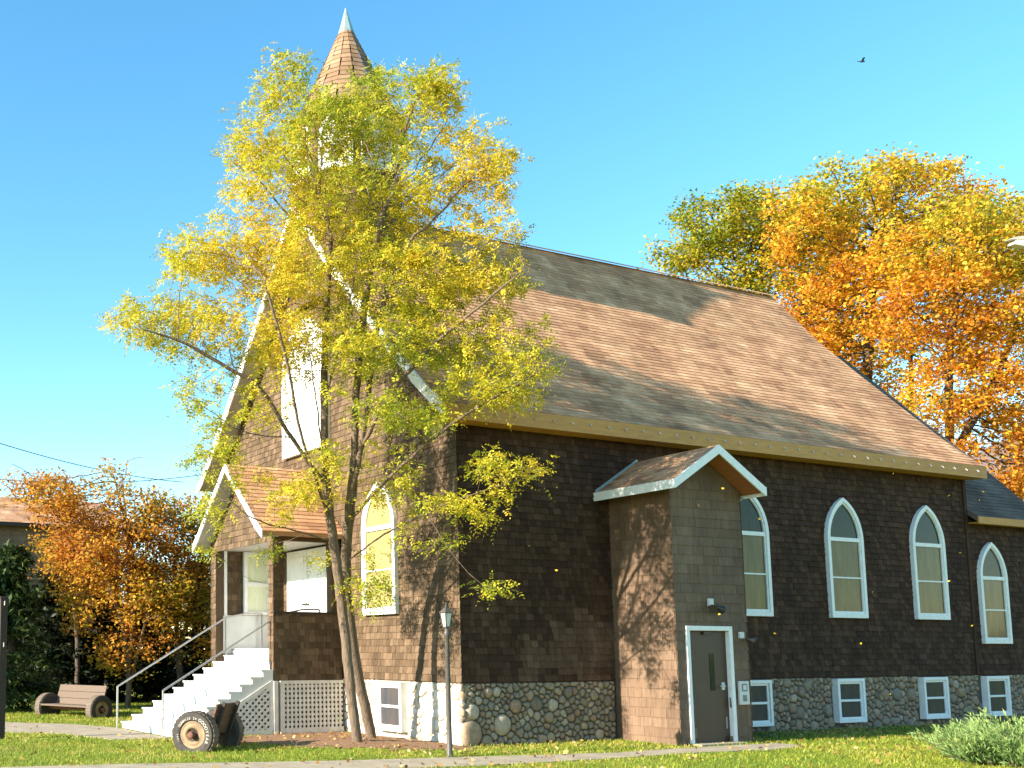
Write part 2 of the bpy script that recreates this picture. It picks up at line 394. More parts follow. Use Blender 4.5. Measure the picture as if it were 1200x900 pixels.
def cellar_window(pl, uc, hw, zb, zt, par, dep=.05):
    f = MB(); band(f, pl, uc, rect(hw, zb, zt), rect(hw, zb, zt, .07), -.06, dep+.05)
    fr = f.build('cellar_window', M['white'], par, bevel=.006)
    s = MB(); band(s, pl, uc, rect(hw, zb, zt, .0705), rect(hw, zb, zt, .12), -.06, dep+.015)
    zm = (zb+zt)/2
    slab(s, pl, uc, [(-hw+.1205, zm-.025), (hw-.1205, zm-.025), (hw-.1205, zm+.025), (-hw+.1205, zm+.025)], -.06, dep+.012)
    s.build('sash', M['white'], fr, bevel=.004)
    p = MB(); slab(p, pl, uc, rect(hw, zb, zt, .10), -.06, dep-.01); p.build('pane', M['glass_base'], fr)
    return fr

def cobbles(mb, pl, u0, u1, v0, v1, holes, rmin=.07, rmax=.2, bulge=.05, bigs=()):
    """stones fitted into a power diagram of the rectangle"""
    S = [(a, b, c) for a, b, c in bigs]
    for k in range(9000):
        r = rmin+(rmax-rmin)*random.random()**2.2*max(.12, 1-k/7000)
        p = (random.uniform(u0, u1), random.uniform(v0, v1))
        if all((p[0]-q[0])**2+(p[1]-q[1])**2 > (.93*(r+q[2]))**2 for q in S): S.append((*p, r))
    A = np.array(S)
    for i, (x, y, r) in enumerate(S):
        poly = [(max(u0, x-.5), max(v0-.05, y-.5)), (min(u1, x+.5), max(v0-.05, y-.5)), (min(u1, x+.5), min(v1, y+.5)), (max(u0, x-.5), min(v1, y+.5))]
        d2 = (A[:, 0]-x)**2+(A[:, 1]-y)**2; near = np.argsort(d2)[1:26]
        for j in near:
            X, Y, rr = S[j]; dx, dy = X-x, Y-y; dd = math.hypot(dx, dy)
            if dd > 1.0: continue
            k = (dd*dd+r*r-rr*rr)/(2*dd)-.008
            nx, ny = dx/dd, dy/dd; px, py = x+nx*k, y+ny*k
            a = (px, py); b = (px-ny, py+nx)
            out = []
            def side(p): return (p[0]-px)*nx+(p[1]-py)*ny
            for q in range(len(poly)):
                p, w = poly[q-1], poly[q]; sp, sw = side(p), side(w)
                if (sp <= 0) != (sw <= 0):
                    f = sp/(sp-sw); out.append((p[0]+(w[0]-p[0])*f, p[1]+(w[1]-p[1])*f))
                if sw <= 0: out.append(w)
            poly = out
            if len(poly) < 3: break
        if len(poly) < 3: continue
        cx = sum(p[0] for p in poly)/len(poly); cy = sum(p[1] for p in poly)/len(poly)
        if any(h[0]-.04 < cx < h[1]+.04 and h[2]-.04 < cy < h[3]+.04 for h in holes): continue
        def chop(p):
            a, c = p
            for h in holes:
                if h[0] < a < h[1] and h[2] < c < h[3]:
                    ds = [(a-h[0], (h[0], c)), (h[1]-a, (h[1], c)), (c-h[2], (a, h[2])), (h[3]-c, (a, h[3]))]; a, c = min(ds)[1]
            return a, c
        rr_ = [max(.6, min(1.25*r, math.hypot(p[0]-cx, p[1]-cy)))/max(1e-6, math.hypot(p[0]-cx, p[1]-cy)) if math.hypot(p[0]-cx, p[1]-cy) > 1.3*r else 1 for p in poly]
        poly = [chop((cx+(p[0]-cx)*min(1, k), cy+(p[1]-cy)*min(1, k))) for p, k in zip(poly, rr_)]
        for it in range(2):                                        # round the corners
            q = []
            for k in range(len(poly)):
                a, c = poly[k], poly[(k+1) % len(poly)]
                q += [(a[0]*.75+c[0]*.25, a[1]*.75+c[1]*.25), (a[0]*.25+c[0]*.75, a[1]*.25+c[1]*.75)]
            poly = q
        n = len(poly); H = bulge*(.55+.6*min(1, r/.14))*random.uniform(.75, 1.25)
        rings = [(1, -.03), (1, .25*H), (.93, .62*H), (.78, .88*H), (.45, 1.0*H)]
        tx, ty = random.uniform(-.12, .12), random.uniform(-.12, .12)
        vs = []
        for s_, h in rings:
            for a, c in poly:
                du, dv = (a-cx)*s_, (c-cy)*s_; vs.append(pl(cx+du, cy+dv, h+(tx*du+ty*dv if h > 0 else 0)))
        fs = [(k*n+i, k*n+(i+1) % n, (k+1)*n+(i+1) % n, (k+1)*n+i) for k in range(len(rings)-1) for i in range(n)]+[tuple((len(rings)-1)*n+i for i in range(n))]
        mb.smooth = True; mb.add(vs, fs); mb.smooth = False

# ------------------------------------------------------------------ ground
def axis_pts(lo, hi, a, b, st):
    p = list(np.arange(a, b+1e-6, st)); d = st
    x = a
    while x > lo: d *= 1.6; x -= d; p.insert(0, x)
    d = st; x = b
    while x < hi: d *= 1.6; x += d; p.append(x)
    return p
xs, ys = axis_pts(-1500, 1500, -16, 10, .5), axis_pts(-1500, 1500, -14, 14, .5)
g = MB(); nx = len(xs)
g.add([(x, y, gz(x, y)) for y in ys for x in xs], [(j*nx+i, j*nx+i+1, (j+1)*nx+i+1, (j+1)*nx+i) for j in range(len(ys)-1) for i in range(nx-1)])
tag(g.build('ground', M['lawn']), kind='structure')

def sheet(name, pts, z, mat, edge_jit=0., n=6, drop=.03):
    """a thin slab of ground cover on the lawn"""
    P = []
    for i in range(len(pts)):
        a, b = pts[i], pts[(i+1) % len(pts)]
        for k in range(n):
            f = k/n; P.append((a[0]+(b[0]-a[0])*f+random.uniform(-1, 1)*edge_jit, a[1]+(b[1]-a[1])*f+random.uniform(-1, 1)*edge_jit))
    if area(P) < 0: P = P[::-1]
    mb = MB(); mb.prism([(x, y, gz(x, y)-drop) for x, y in P], (0, 0, drop+z))
    return tag(mb.build(name, mat), kind='structure')
PATH1 = [(-1.2, -14), (.2, -6.6), (1.2, -3.2), (1.72, -.2), (2.02, 1.7), (1.9, 3.2), (1.9, 5.75), (2.5, 5.75), (2.75, 4.6), (2.58, 2.6), (2.72, .8), (2.72, -1.3), (2.45, -3.2), (1.6, -6.8), (.2, -14)]
PATH2 = [(-3.9, -4.05), (-7.0, -4.05), (-8.6, -4.6), (-10.1, -6.1), (-13, -12), (-10, -13), (-7.1, -6.9), (-5.9, -5.6), (-4.1, -5.2)]
sheet('path', PATH1, .012, M['path'], .02)
sheet('path', PATH2, .012, M['path'], .02)
MULCH = [(-4.1, -.1), (-3.95, -1.9), (-3.1, -3.2), (-1.6, -3.0), (-.3, -2.35), (.45, -1.1), (.6, -.25), (.2, .1), (0.0, .1)]
mb = MB(); st = .14
def in_poly(x, y, P):
    c = False
    for (x0, y0), (x1, y1) in zip(P, P[-1:]+P[:-1]):
        if (y0 > y) != (y1 > y) and x < (x1-x0)*(y-y0)/(y1-y0)+x0: c = not c
    return c
for i in range(-32, 8):
    for j in range(-26, 3):
        x, y = i*st, j*st
        if in_poly(x+random.uniform(-.2, .2), y+random.uniform(-.2, .2), MULCH):
            q = [(x-st/2, y-st/2), (x+st/2, y-st/2), (x+st/2, y+st/2), (x-st/2, y+st/2)]
            mb.add([(a, b, gz(a, b)+.008+.006*math.sin(a*31+b*17)) for a, b in q], [(0, 1, 2, 3)])
tag(mb.build('mulch_bed', M['mulch']), kind='structure')
sheet('soil_strip', [(0, 5.8), (.75, 5.7), (.8, 8), (.6, 12), (.85, 16), (.9, 20), (0, 20)], .006, M['soil'], .08)
# a far hill behind the trees
hm = MB(); n = 26
for j in range(n+1):
    for i in range(n+1):
        x = -420+620*i/n; y = 190+330*j/n
        h = 100*math.exp(-((x+75)/135)**2)*math.exp(-((y-360)/120)**2)+4*math.sin(i*1.7+j)*math.exp(-((y-360)/120)**2)+1.5*math.sin(i*3.1-j*2.2)
        if j in (0, n) or i in (0, n): h = -6
        hm.v.append((x, y, G-1+h)); hm.t.append((.5, .5))
for j in range(n):
    for i in range(n):
        hm.f.append((j*(n+1)+i, j*(n+1)+i+1, (j+1)*(n+1)+i+1, (j+1)*(n+1)+i)); hm.mi.append(0); hm.sm.append(True)
tag(hm.build('hill', M['woods']), kind='structure')

# ------------------------------------------------------------------ the church
CH = empty('church', (-5.1, 8, G), 'brown shingled wooden church with steep tan roof, round-stone base and small spired belfry', 'church')
XL, LEN = -10.2, 15.5
XR, ZR = -5.1, 11.06
PROF = [(0, 11.06), (1.35, 9.33), (2.5, 8.06), (3.5, 7.0), (4.5, 5.94), (5.1, 5.36), (5.47, 5.06)]    # distance from ridge, height (flared eave)
def prof_z(d):
    for (a, b), (c, e) in zip(PROF, PROF[1:]):
        if d <= c: return b+(e-b)*(d-a)/(c-a)
    return PROF[-1][1]
def wall_tint(u, v):
    x = random.random()**1.5*.8
    return (x, random.random())
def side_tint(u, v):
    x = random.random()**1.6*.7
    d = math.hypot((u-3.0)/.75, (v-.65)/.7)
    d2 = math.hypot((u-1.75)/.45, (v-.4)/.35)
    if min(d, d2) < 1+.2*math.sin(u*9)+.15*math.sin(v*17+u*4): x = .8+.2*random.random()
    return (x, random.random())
# front (gable) wall
w = MB()
gp = [(XL, -.02), (0, -.02), (0, prof_z(5.1)-.14)]+[(XR+d, prof_z(d)-.14) for d in (4.5, 3.5, 2.5, 1.35, 0)]+[(XR-d, prof_z(d)-.14) for d in (1.35, 2.5, 3.5, 4.5)]+[(XL, prof_z(5.1)-.14)]
w.prism([(min(a, -.032), .02, b) for a, b in gp], (0, .2, 0), (.3, .5))
shingles(w, FRONT, [(XL-.02, 0), (.032, 0), (.032, 5.05), (XR, 10.78), (XL-.02, 5.05)], tintf=wall_tint, off=-.02)
w.build('front_wall', M['wall'], CH)
# right side wall, and the lower chancel behind it
w = MB()
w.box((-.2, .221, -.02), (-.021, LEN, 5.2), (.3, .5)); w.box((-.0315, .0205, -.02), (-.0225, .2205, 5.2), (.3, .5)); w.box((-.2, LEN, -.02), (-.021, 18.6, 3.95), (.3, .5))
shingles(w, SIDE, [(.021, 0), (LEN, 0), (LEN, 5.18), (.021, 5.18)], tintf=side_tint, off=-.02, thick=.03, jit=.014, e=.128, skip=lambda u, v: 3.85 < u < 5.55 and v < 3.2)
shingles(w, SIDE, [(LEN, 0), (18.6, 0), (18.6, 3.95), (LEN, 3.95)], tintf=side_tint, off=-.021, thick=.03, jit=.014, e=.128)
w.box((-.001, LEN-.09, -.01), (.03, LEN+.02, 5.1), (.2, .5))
w.build('side_wall', M['wall_shaded'], CH)
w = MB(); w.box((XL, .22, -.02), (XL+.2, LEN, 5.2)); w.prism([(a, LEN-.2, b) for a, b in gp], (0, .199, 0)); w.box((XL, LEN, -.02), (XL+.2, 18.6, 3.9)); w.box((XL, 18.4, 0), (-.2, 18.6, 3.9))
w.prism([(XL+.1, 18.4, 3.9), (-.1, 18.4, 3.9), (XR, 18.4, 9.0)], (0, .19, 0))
w.build('rear_wall', M['wall_shaded'], CH)

# stone foundation
HS = [(u-.475, u+.475, -1.02, -.04) for u in (7.62, 10.65, 13.68, 16.12)]
f = MB(); f.box((-.3, .30, G-.3), (-.05, 18.6, -.025)); f.box((XL, -.02, G-.3), (XL+.25, 18.6, -.025)); f.box((XL, 18.3, G-.3), (-.3, 18.58, -.025))
f.cur = 1
cobbles(f, Plane((-.05, 0, 0), (0,1,0), (0,0,1), (1,0,0)), .02, 3.72, G-.05, -.02, [], rmin=.045, rmax=.17, bulge=.075, bigs=[(.22, -.93, .26), (.95, -.78, .2)])
cobbles(f, Plane((-.05, 0, 0), (0,1,0), (0,0,1), (1,0,0)), 5.6, 18.6, G-.05, -.02, HS, rmin=.045, rmax=.17, bulge=.07)
f.build('foundation', [M['mortar'], M['stone']], CH)
f = MB(); f.box((-4.2, .05, G-.3), (-.045, .299, -.025)); f.cur = 1
cobbles(f, Plane((0, .05, 0), (1,0,0), (0,0,1), (0,-1,0)), -4.2, -.01, G-.05, -.02, [(-2.62, -1.72, -1.02, -.03)], rmin=.07, rmax=.22, bulge=.04, bigs=[(-.2, -.92, .27), (-.2, -.5, .17), (-.2, -.2, .15)])
f.build('foundation', [M['mortar_sunlit'], M['stone_sunlit']], CH)['label'] = 'stone base of the front wall, sunlight painted into its pale colour'

# windows
for u in (7.65, 10.79, 13.81): gothic_window(SIDE, u, .615, 1.30, 3.07, 4.03, CH)
gothic_window(SIDE, 16.3, .56, .74, 2.35, 3.25, CH)
gothic_window(FRONT, -2.47, .60, 1.30, 3.07, 4.03, CH, low='glass_sunny', top='glass_sunny')
for u in (7.62, 10.65, 13.68, 16.12): cellar_window(SIDE, u, .46, -1.01, -.045, CH)
cellar_window(FRONT, -2.17, .44, -1.01, -.04, CH)
# tall shuttered window high in the gable
f = MB(); band(f, FRONT, -5.45, gothic(1.05, 5.15, 7.15, 8.35), gothic(1.05, 5.15, 7.15, 8.35, .14), 0, .10)
sw = f.build('shuttered_window', M['white'], CH, bevel=.006)
f = MB(); slab(f, FRONT, -5.45, gothic(1.05, 5.15, 7.15, 8.35, .13), 0, .035); f.build('shutter_panel', M['white'], sw)
f = MB()
for k in range(17):
    z = 5.4+k*.16
    hw = .9 if z < 7.15 else .9*max(.1, 1-((z-7.15)/1.15)**1.6)
    if z < 8.1:
        for s_ in (-1, 1):
            a, b = sorted((s_*.07, s_*(hw-.03)))
            if b-a > .05: f.prism([FRONT(-5.45+a, z, .036), FRONT(-5.45+b, z, .036), FRONT(-5.45+b, z+.11, .036), FRONT(-5.45+a, z+.11, .036)], (0, -.018, -.01))
slab(f, FRONT, -5.45, [(-.05, 5.3), (.05, 5.3), (.05, 8.15), (-.05, 8.15)], .034, .085)
f.build('louver', M['white'], sw)

# roof: thick slab following the profile, courses of shingles on top
def roof_half(sign, y0, y1, e=.145, seed=1):
    r = random.Random(seed); mb = MB()
    top = [(XR+sign*d, z) for d, z in PROF]; bot = [(XR+sign*d, z-.13) for d, z in PROF]
    for (a, b), (c, d_) in zip(zip(top, bot), zip(top[1:], bot[1:])):
        mb.prism([(a[0], y0, a[1]), (c[0], y0, c[1]), (d_[0], y0, d_[1]), (b[0], y0, b[1])], (0, y1-y0, 0), (.2, .5))
    return mb
def course_roof(mb, prof3, y0, y1, e=.145, tab=.32, patchy=True):
    """prof3: list of (x, z) from eave to ridge; asphalt tabs laid in courses"""
    P = [np.array(p, float) for p in prof3]; seg = [np.linalg.norm(b-a) for a, b in zip(P, P[1:])]; L = sum(seg)
    def at(s):
        s = max(0, min(L-1e-6, s)); i = 0
        while s > seg[i]: s -= seg[i]; i += 1
        d = (P[i+1]-P[i])/seg[i]; nrm = np.array((-d[1], d[0]));
        if nrm[1] < 0: nrm = -nrm
        return P[i]+d*s, nrm
    k = 0; s = 0
    while s < L:
        y = y0-random.random()*tab; band_ = random.random()
        while y < y1:
            wd = tab*random.uniform(.5, 1.4)
            a, b = max(y, y0), min(y+wd-.004, y1)
            if b-a > .01:
                (p, n1), (q, n2) = at(s-random.random()*.004), at(s+e*1.03)
                p = p+n1*.017; p0 = p-n1*.016; q = q+n2*.004
                x = min(1, max(0, .2+.5*random.random()**1.3+.12*(band_-.5)+.22*math.sin(y*2.1+s*1.3)*math.sin(s*3.1-y*.9)))
                mb.add([(p[0], a, p[1]), (p[0], b, p[1]), (q[0], b, q[1]), (q[0], a, q[1]), (p0[0], a, p0[1]), (p0[0], b, p0[1])],
                       [(0, 1, 2, 3), (4, 5, 1, 0), (0, 3, 4), (1, 5, 2)], (x, random.random()))
            y += wd
        s += e; k += 1
rf = roof_half(1, -.5, 15.78)
course_roof(rf, [(XR+d, z) for d, z in PROF[::-1]], -.5, 15.78)
rf.bar((XR+.05, -.5, ZR+.03), (XR+.05, 15.78, ZR+.03), .22, .016, (.6, 0, 1), (.6, .5))
RF = rf.build('roof', M['roof'], CH)
rf = roof_half(-1, -.5, 15.78); course_roof(rf, [(XR-d, z) for d, z in PROF[::-1]], -.5, 15.78, e=.29)
rf.build('roof', M['roof'], CH)
# underside of the front overhang and eaves
f = MB()
for s_ in (1, -1):
    for (d0, z0), (d1, z1) in zip(PROF, PROF[1:]):
        f.prism([(XR+s_*d0, -.498, z0-.134), (XR+s_*d1, -.498, z1-.134), (XR+s_*d1, -.498, z1-.15), (XR+s_*d0, -.498, z0-.15)], (0, .476, 0))
f.build('soffit', M['soffit'], CH)
# white rake boards
for s_ in (1, -1):
    f = MB()
    for (d0, z0), (d1, z1) in zip(PROF, PROF[1:]):
        f.prism([(XR+s_*d0, -.502, z0+.015), (XR+s_*d1, -.502, z1+.015), (XR+s_*d1, -.502, z1-.24), (XR+s_*d0, -.502, z0-.27)], (0, -.035, 0))
    f.build('rake_board', M['white'], CH)
# eave board with its little light clips
f = MB(); f.box((.372, -.5, 4.76), (.402, 15.78, 5.055)); f.box((.0, -.49, 4.77), (.371, 15.75, 4.79))
EB = f.build('eave_board', M['fascia'], CH)
c0 = None
for k in range(34):
    y = .2+k*.46
    if c0 is None:
        f = MB(); f.box((-.015, -.013, -.012), (.012, .013, .012)); f.lathe([(.008, 0), (.013, .014), (.008, .036)], (.012, 0, -.008), (.5, 0, -1), 8)
        c0 = f.build('light_clip', M['clip'], EB); c = c0
    else: c = c0.copy(); COL.objects.link(c); parent(c, EB)
    c.location = (.418, y, 4.93)
# chancel roof behind
f = MB(); cp = [(.25, 3.83), (0, 4.03), (-.42, 4.5), (-1.32, 5.55), (-5.1, 9.6)]
for (a, b), (c, d) in zip(cp, cp[1:]): f.prism([(a, LEN+.02, b), (c, LEN+.02, d), (c, LEN+.02, d-.12), (a, LEN+.02, b-.12)], (0, 3.2, 0), (.3, .5))
course_roof(f, cp, LEN+.02, LEN+3.22, e=.14)
for (a, b), (c, d) in zip(cp, cp[1:]): f.prism([(-10.2-a, LEN+.02, b), (-10.2-c, LEN+.02, d), (-10.2-c, LEN+.02, d-.12), (-10.2-a, LEN+.02, b-.12)], (0, 3.2, 0), (.3, .5))
f.build('chancel_roof', M['roof_grey'], CH)['label'] = 'grey shingled lower roof at the rear'
f = MB(); f.box((.252, LEN+.02, 3.66), (.28, LEN+3.22, 3.835)); f.box((0, LEN+.03, 3.68), (.25, LEN+3.2, 3.7)); f.build('eave_board', M['fascia'], CH)

# belfry: octagon with louvred openings and a pointed spire
TX, TY = -5.06, .97
def octa(r, z): return [(TX+r*math.cos(R(22.5+45*k)), TY+r*math.sin(R(22.5+45*k)), z) for k in range(8)]
f = MB(); RO = 1.30
f.prism(octa(RO-.03, 8.6), (0, 0, 4.5), (.3, .5))
ap = RO*math.cos(R(22.5)); hwf = RO*math.sin(R(22.5))
def oface(k):
    a = R(45*k); n_ = np.array((math.cos(a), math.sin(a), 0.)); u_ = np.array((-math.sin(a), math.cos(a), 0.))
    return Plane(np.array((TX, TY, 0))+n_*ap, u_, (0, 0, 1), n_)
for k in range(8):
    shingles(f, oface(k), [(-hwf, 9.3), (hwf, 9.3), (hwf, 13.1), (-hwf, 13.1)], off=-.02, thick=.018, tintf=wall_tint)
BF = f.build('belfry', M['wall'], CH)
for k in range(8):
    pl = oface(k); f = MB(); band(f, pl, 0, gothic(.40, 11.55, 12.35, 12.93, n=5), gothic(.40, 11.55, 12.35, 12.93, .07, n=5), 0, .07)
    slab(f, pl, 0, gothic(.40, 11.55, 12.35, 12.93, .065, n=5), 0, .012)
    for j in range(9):
        z = 11.66+j*.115; hw = .32 if z < 12.3 else .32*max(.15, 1-((z-12.3)/.62)**1.5)
        f.prism([pl(-hw, z, .013), pl(hw, z, .013), pl(hw, z+.07, .013), pl(-hw, z+.07, .013)], pl.n*.03+np.array((0, 0, -.035)))
    f.build('louver', M['whiteworn'], BF)
f = MB()
def ring_cone(mb, rings, n=16):
    for (r0, z0), (r1, z1) in zip(rings, rings[1:]):
        for k in range(n):
            a0, a1 = 2*math.pi*(k+random.random()*.15)/n, 2*math.pi*(k+1)/n
            mb.add([(TX+r0*math.cos(a0), TY+r0*math.sin(a0), z0), (TX+r0*math.cos(a1), TY+r0*math.sin(a1), z0), (TX+r1*math.cos(a1), TY+r1*math.sin(a1), z1), (TX+r1*math.cos(a0), TY+r1*math.sin(a0), z1)], [(0, 1, 2, 3)])
zs_ = np.linspace(13.0, 15.58, 19); rad = lambda z: .165+(15.58-z)*.455+.10*max(0, (13.35-z)/.35)**2
for a, b in zip(zs_, zs_[1:]): ring_cone(f, [(rad(a)-.012, a), (rad(a)+.014, a-.004), (rad(b)-.002, b)], 16)
f.prism(octa(rad(13.0)*1.01, 12.97), (0, 0, .02), (.1, .5)); f.prism(octa(rad(13.0)*.93, 12.85), (0, 0, .12), (.1, .5))
SP = f.build('spire', M['spire'], CH)
f = MB(); f.lathe([(.21, 15.50), (.205, 15.53), (.11, 15.84), (.055, 16.05), (.012, 16.2)], (TX, TY, 0), n=8); f.build('spire_cap', M['copper'], SP)

# ---- entrance porch with its stairs
PX0, PX1, PY = -7.11, -3.99, -1.7
PSIDE = Plane((PX1, 0, 0), (0,1,0), (0,0,1), (1,0,0)); PFRONT = Plane((0, PY, 0), (1,0,0), (0,0,1), (0,-1,0)); PIN = Plane((PX0+.12, 0, 0), (0,-1,0), (0,0,1), (1,0,0))
PLEFT = Plane((PX0, 0, 0), (0,-1,0), (0,0,1), (-1,0,0))
f = MB()
f.box((PX1-.12, PY+.02, -.05), (PX1-.02, -.03, 1.35), (.2, .5))
for y0, y1 in ((PY+.02, PY+.26), (-.26, -.03)): f.box((PX1-.24, y0, 1.35), (PX1-.02, y1, 2.95), (.2, .5))
f.box((PX1-.14, PY+.02, 2.9), (PX1-.02, -.03, 3.2), (.2, .5))
shingles(f, PSIDE, [(PY, -.05), (-.03, -.05), (-.03, 1.36), (PY, 1.36)], off=-.02, tintf=wall_tint)
for y0, y1 in ((PY, PY+.26), (-.26, -.03)): shingles(f, PSIDE, [(y0, 1.36), (y1, 1.36), (y1, 2.95), (y0, 2.95)], off=-.02, tintf=wall_tint)
shingles(f, PFRONT, [(PX1-.24, -.05), (PX1+.0, -.05), (PX1, 2.92), (PX1-.24, 2.92)], off=-.02, tintf=wall_tint)
f.box((PX0, PY+.02, -1.2), (PX0+.24, PY+.2, 2.95), (.2, .5)); shingles(f, PFRONT, [(PX0, -1.15), (PX0+.24, -1.15), (PX0+.24, 2.92), (PX0, 2.92)], off=-.02, tintf=wall_tint)
f.box((PX0, PY+.2, -1.2), (PX0+.10, -.03, 3.2), (.2, .5))
shingles(f, PIN, [(.03, 1.36), (1.5, 1.36), (1.5, 2.95), (.03, 2.95)], off=-.02, tintf=wall_tint)
shingles(f, PLEFT, [(.03, -1.1), (1.7, -1.1), (1.7, 3.1), (.03, 3.1)], off=-.0, tintf=wall_tint)
# gable over the opening
f.prism([(PX0, PY+.02, 2.9), (PX1, PY+.02, 2.9), (PX1, PY+.02, 3.1), (-5.55, PY+.02, 4.6), (PX0, PY+.02, 3.1)], (0, .1, 0), (.2, .5))
shingles(f, PFRONT, [(PX0, 2.88), (PX1, 2.88), (PX1, 3.1), (-5.55, 4.58), (PX0, 3.1)], off=-.02, tintf=wall_tint)
PO = f.build('porch', M['wall'], CH)
f = MB(); f.box((PX0+.1, PY+.12, 2.93), (PX1-.14, -.03, 2.96)); f.build('porch_ceiling', M['soffit'], PO)
f = MB(); f.box((PX1-.13, PY, 1.352), (PX1+.03, -.03, 1.392)); f.build('sill', M['darkwood'], PO)
# wall panel and window on the inner left side of the porch
f = MB(); f.box((PX0+.101, PY+.19, .5), (PX0+.16, -.05, 1.40)); f.build('inner_panel', M['greyboard'], PO)
pl = Plane((PX0+.12, -.56, 0), (0,1,0), (0,0,1), (1,0,0))
f = MB(); band(f, pl, 0, rect(.36, 1.41, 2.92), rect(.36, 1.41, 2.92, .09), 0, .08)
slab(f, pl, 0, [(-.27, 2.10), (.27, 2.10), (.27, 2.2), (-.27, 2.2)], 0, .075)
sl = f.build('sidelight', M['white'], PO, bevel=.005); f = MB(); slab(f, pl, 0, rect(.28, 1.49, 2.84), 0, .03); f.build('pane', M['glass_daylit'], sl)
f = MB(); f.box((PX0+.101, PY+.25, 1.40), (PX0+.19, PY+.33, 2.92)); f.build('trim_post', M['white'], PO)
f = MB(); f.box((PX0+.1, -1.24, .5), (PX1-.12, -.03, .60)); f.build('porch_floor', M['step'], PO)
# white double doors
for x0, x1 in ((-6.35, -5.41), (-5.39, -4.45)):
    f = MB(); f.box((x0, -.075, .61), (x1, -.02, 2.88))
    for z0, z1 in ((.78, 1.55), (1.72, 2.72)):
        f.box((x0+.12, -.083, z0), (x1-.12, -.0755, z1))
    d = f.build('door', M['white'], PO, bevel=.006)
    hx = x1-.07 if x0 < -6 else x0+.07
    f = MB(); f.lathe([(.028, 0), (.028, .02), (.012, .03), (.03, .06), (.03, .085), (.01, .1)], (hx, -.075, 1.62), (0, -1, 0), 12); f.build('handle', M['bronze'], d)
# porch roof
f = MB()
ppf = [(-3.75, 3.05), (-4.1, 3.33), (-5.55, 4.74)]
for s_ in (1, -1):
    q = [(x if s_ == 1 else -11.1-x, z) for x, z in ppf]
    for (a, b), (c, d) in zip(q, q[1:]): f.prism([(a, -2.06, b), (c, -2.06, d), (c, -2.06, d-.09), (a, -2.06, b-.09)], (0, 2.04, 0), (.2, .5))
    course_roof(f, q, -2.06, -.02, e=.14)
f.build('porch_roof', M['roof'], CH)
f = MB()
for s_ in (1, -1):
    q = [(x if s_ == 1 else -11.1-x, z) for x, z in ppf]
    for (a, b), (c, d) in zip(q, q[1:]): f.prism([(a, -2.061, b+.02), (c, -2.061, d+.02), (c, -2.061, d-.17), (a, -2.061, b-.15)], (0, -.03, 0))
f.build('rake_board', M['white'], CH)['label'] = 'white trim of the porch gable'
f = MB()
for s_ in (1, -1):
    q = [(x if s_ == 1 else -11.1-x, z) for x, z in ppf]
    for (a, b), (c, d) in zip(q, q[1:]): f.prism([(a, -2.055, b-.093), (c, -2.055, d-.093), (c, -2.055, d-.105), (a, -2.055, b-.105)], (0, .37, 0))
f.build('soffit', M['soffit'], PO)
# lattice under the porch side
def lattice(pl, poly, step, wd, diag, name, par, back=-.25):
    f = MB(); u0 = min(p[0] for p in poly); u1 = max(p[0] for p in poly); v0 = min(p[1] for p in poly); v1 = max(p[1] for p in poly)
    for layer in (0, 1):
        L = (u1-u0)+(v1-v0)
        k = -L
        while k < L*1.5:
            if diag:
                s_ = 1 if layer else -1; h = wd*.7071
                if s_ == 1: q = [(u0+k-h, v0), (u0+k+h, v0), (u0+k+h+(v1-v0), v1), (u0+k-h+(v1-v0), v1)]
                else: q = [(u0+k-h, v0), (u0+k+h, v0), (u0+k+h-(v1-v0), v1), (u0+k-h-(v1-v0), v1)]
            elif layer: q = [(u0+k, v0), (u0+k+wd, v0), (u0+k+wd, v1), (u0+k, v1)]
            else: q = [(u0, v0+k), (u1, v0+k), (u1, v0+k+wd), (u0, v0+k+wd)]
            q = clip_poly(q, poly)
            if len(q) >= 3 and abs(area(q)) > 1e-5: f.prism([pl(a, b, layer*.013) for a, b in q], pl.n*.012)
            k += step
    return f.build(name, M['lattice'], par)
la = lattice(PSIDE, [(-1.5, -1.08), (-.03, -1.08), (-.03, -.10), (-1.5, -.10)], .098, .05, False, 'lattice_panel', CH)
f = MB(); f.box((PX1-.03, -1.5, -.12), (PX1+.04, -.03, -.052)); f.box((PX1-.03, -1.5, -1.14), (PX1+.04, -.03, -1.03)); f.box((PX1-.03, -1.56, -1.14), (PX1+.045, -1.46, -.052)); f.box((PX1-.03, -1.72, -1.16), (PX1+.06, -1.62, -.055))
f.build('lattice_frame', M['lattice'], la)
f = MB(); f.box((PX1-.3, -1.6, -1.2), (PX1-.25, -.03, .3)); f.build('crawl_space_shade', M['void'], la)  # dark sheet that paints the shade behind the lattice
# stairs
NS = 12; RI, RU, SX0 = .146, .25, -6.95
f = MB()
for k in range(NS):
    z = -.99+RI*k; y = -3.99+RU*k
    xr_ = PX1 if y+RU < PY+.02 else PX1-.13
    f.box((SX0, y, z-.035), (xr_, y+RU+.03 if k < NS-1 else y+RU, z))                 # tread
    f.box((SX0+.02, y+.025, z-RI), (xr_-.02, y+.045, z-.036))                             # riser
f.build('stairs', M['step'], CH)
ST = bpy.data.objects['stairs']
for nm, x0, x1 in (('stringer', PX1-.021, PX1-.001), ('stringer', SX0+.001, SX0+.021)):
    f = MB()
    for k in range(9):
        z = -.99+RI*k; y = -3.99+RU*k
        f.box((x0, y+.046, max(G-.02, z-.036-.32)), (x1, min(PY-.01, y+RU+.045), z-.036))
    f.build(nm, M['greyboard'], ST)
tri = [(-3.35, -1.06), (-1.74, -1.06), (-1.74, -.12)]
lt = lattice(PSIDE, tri, .14, .052, True, 'lattice_panel', CH); lt['label'] = 'triangular diagonal lattice under the stairs'
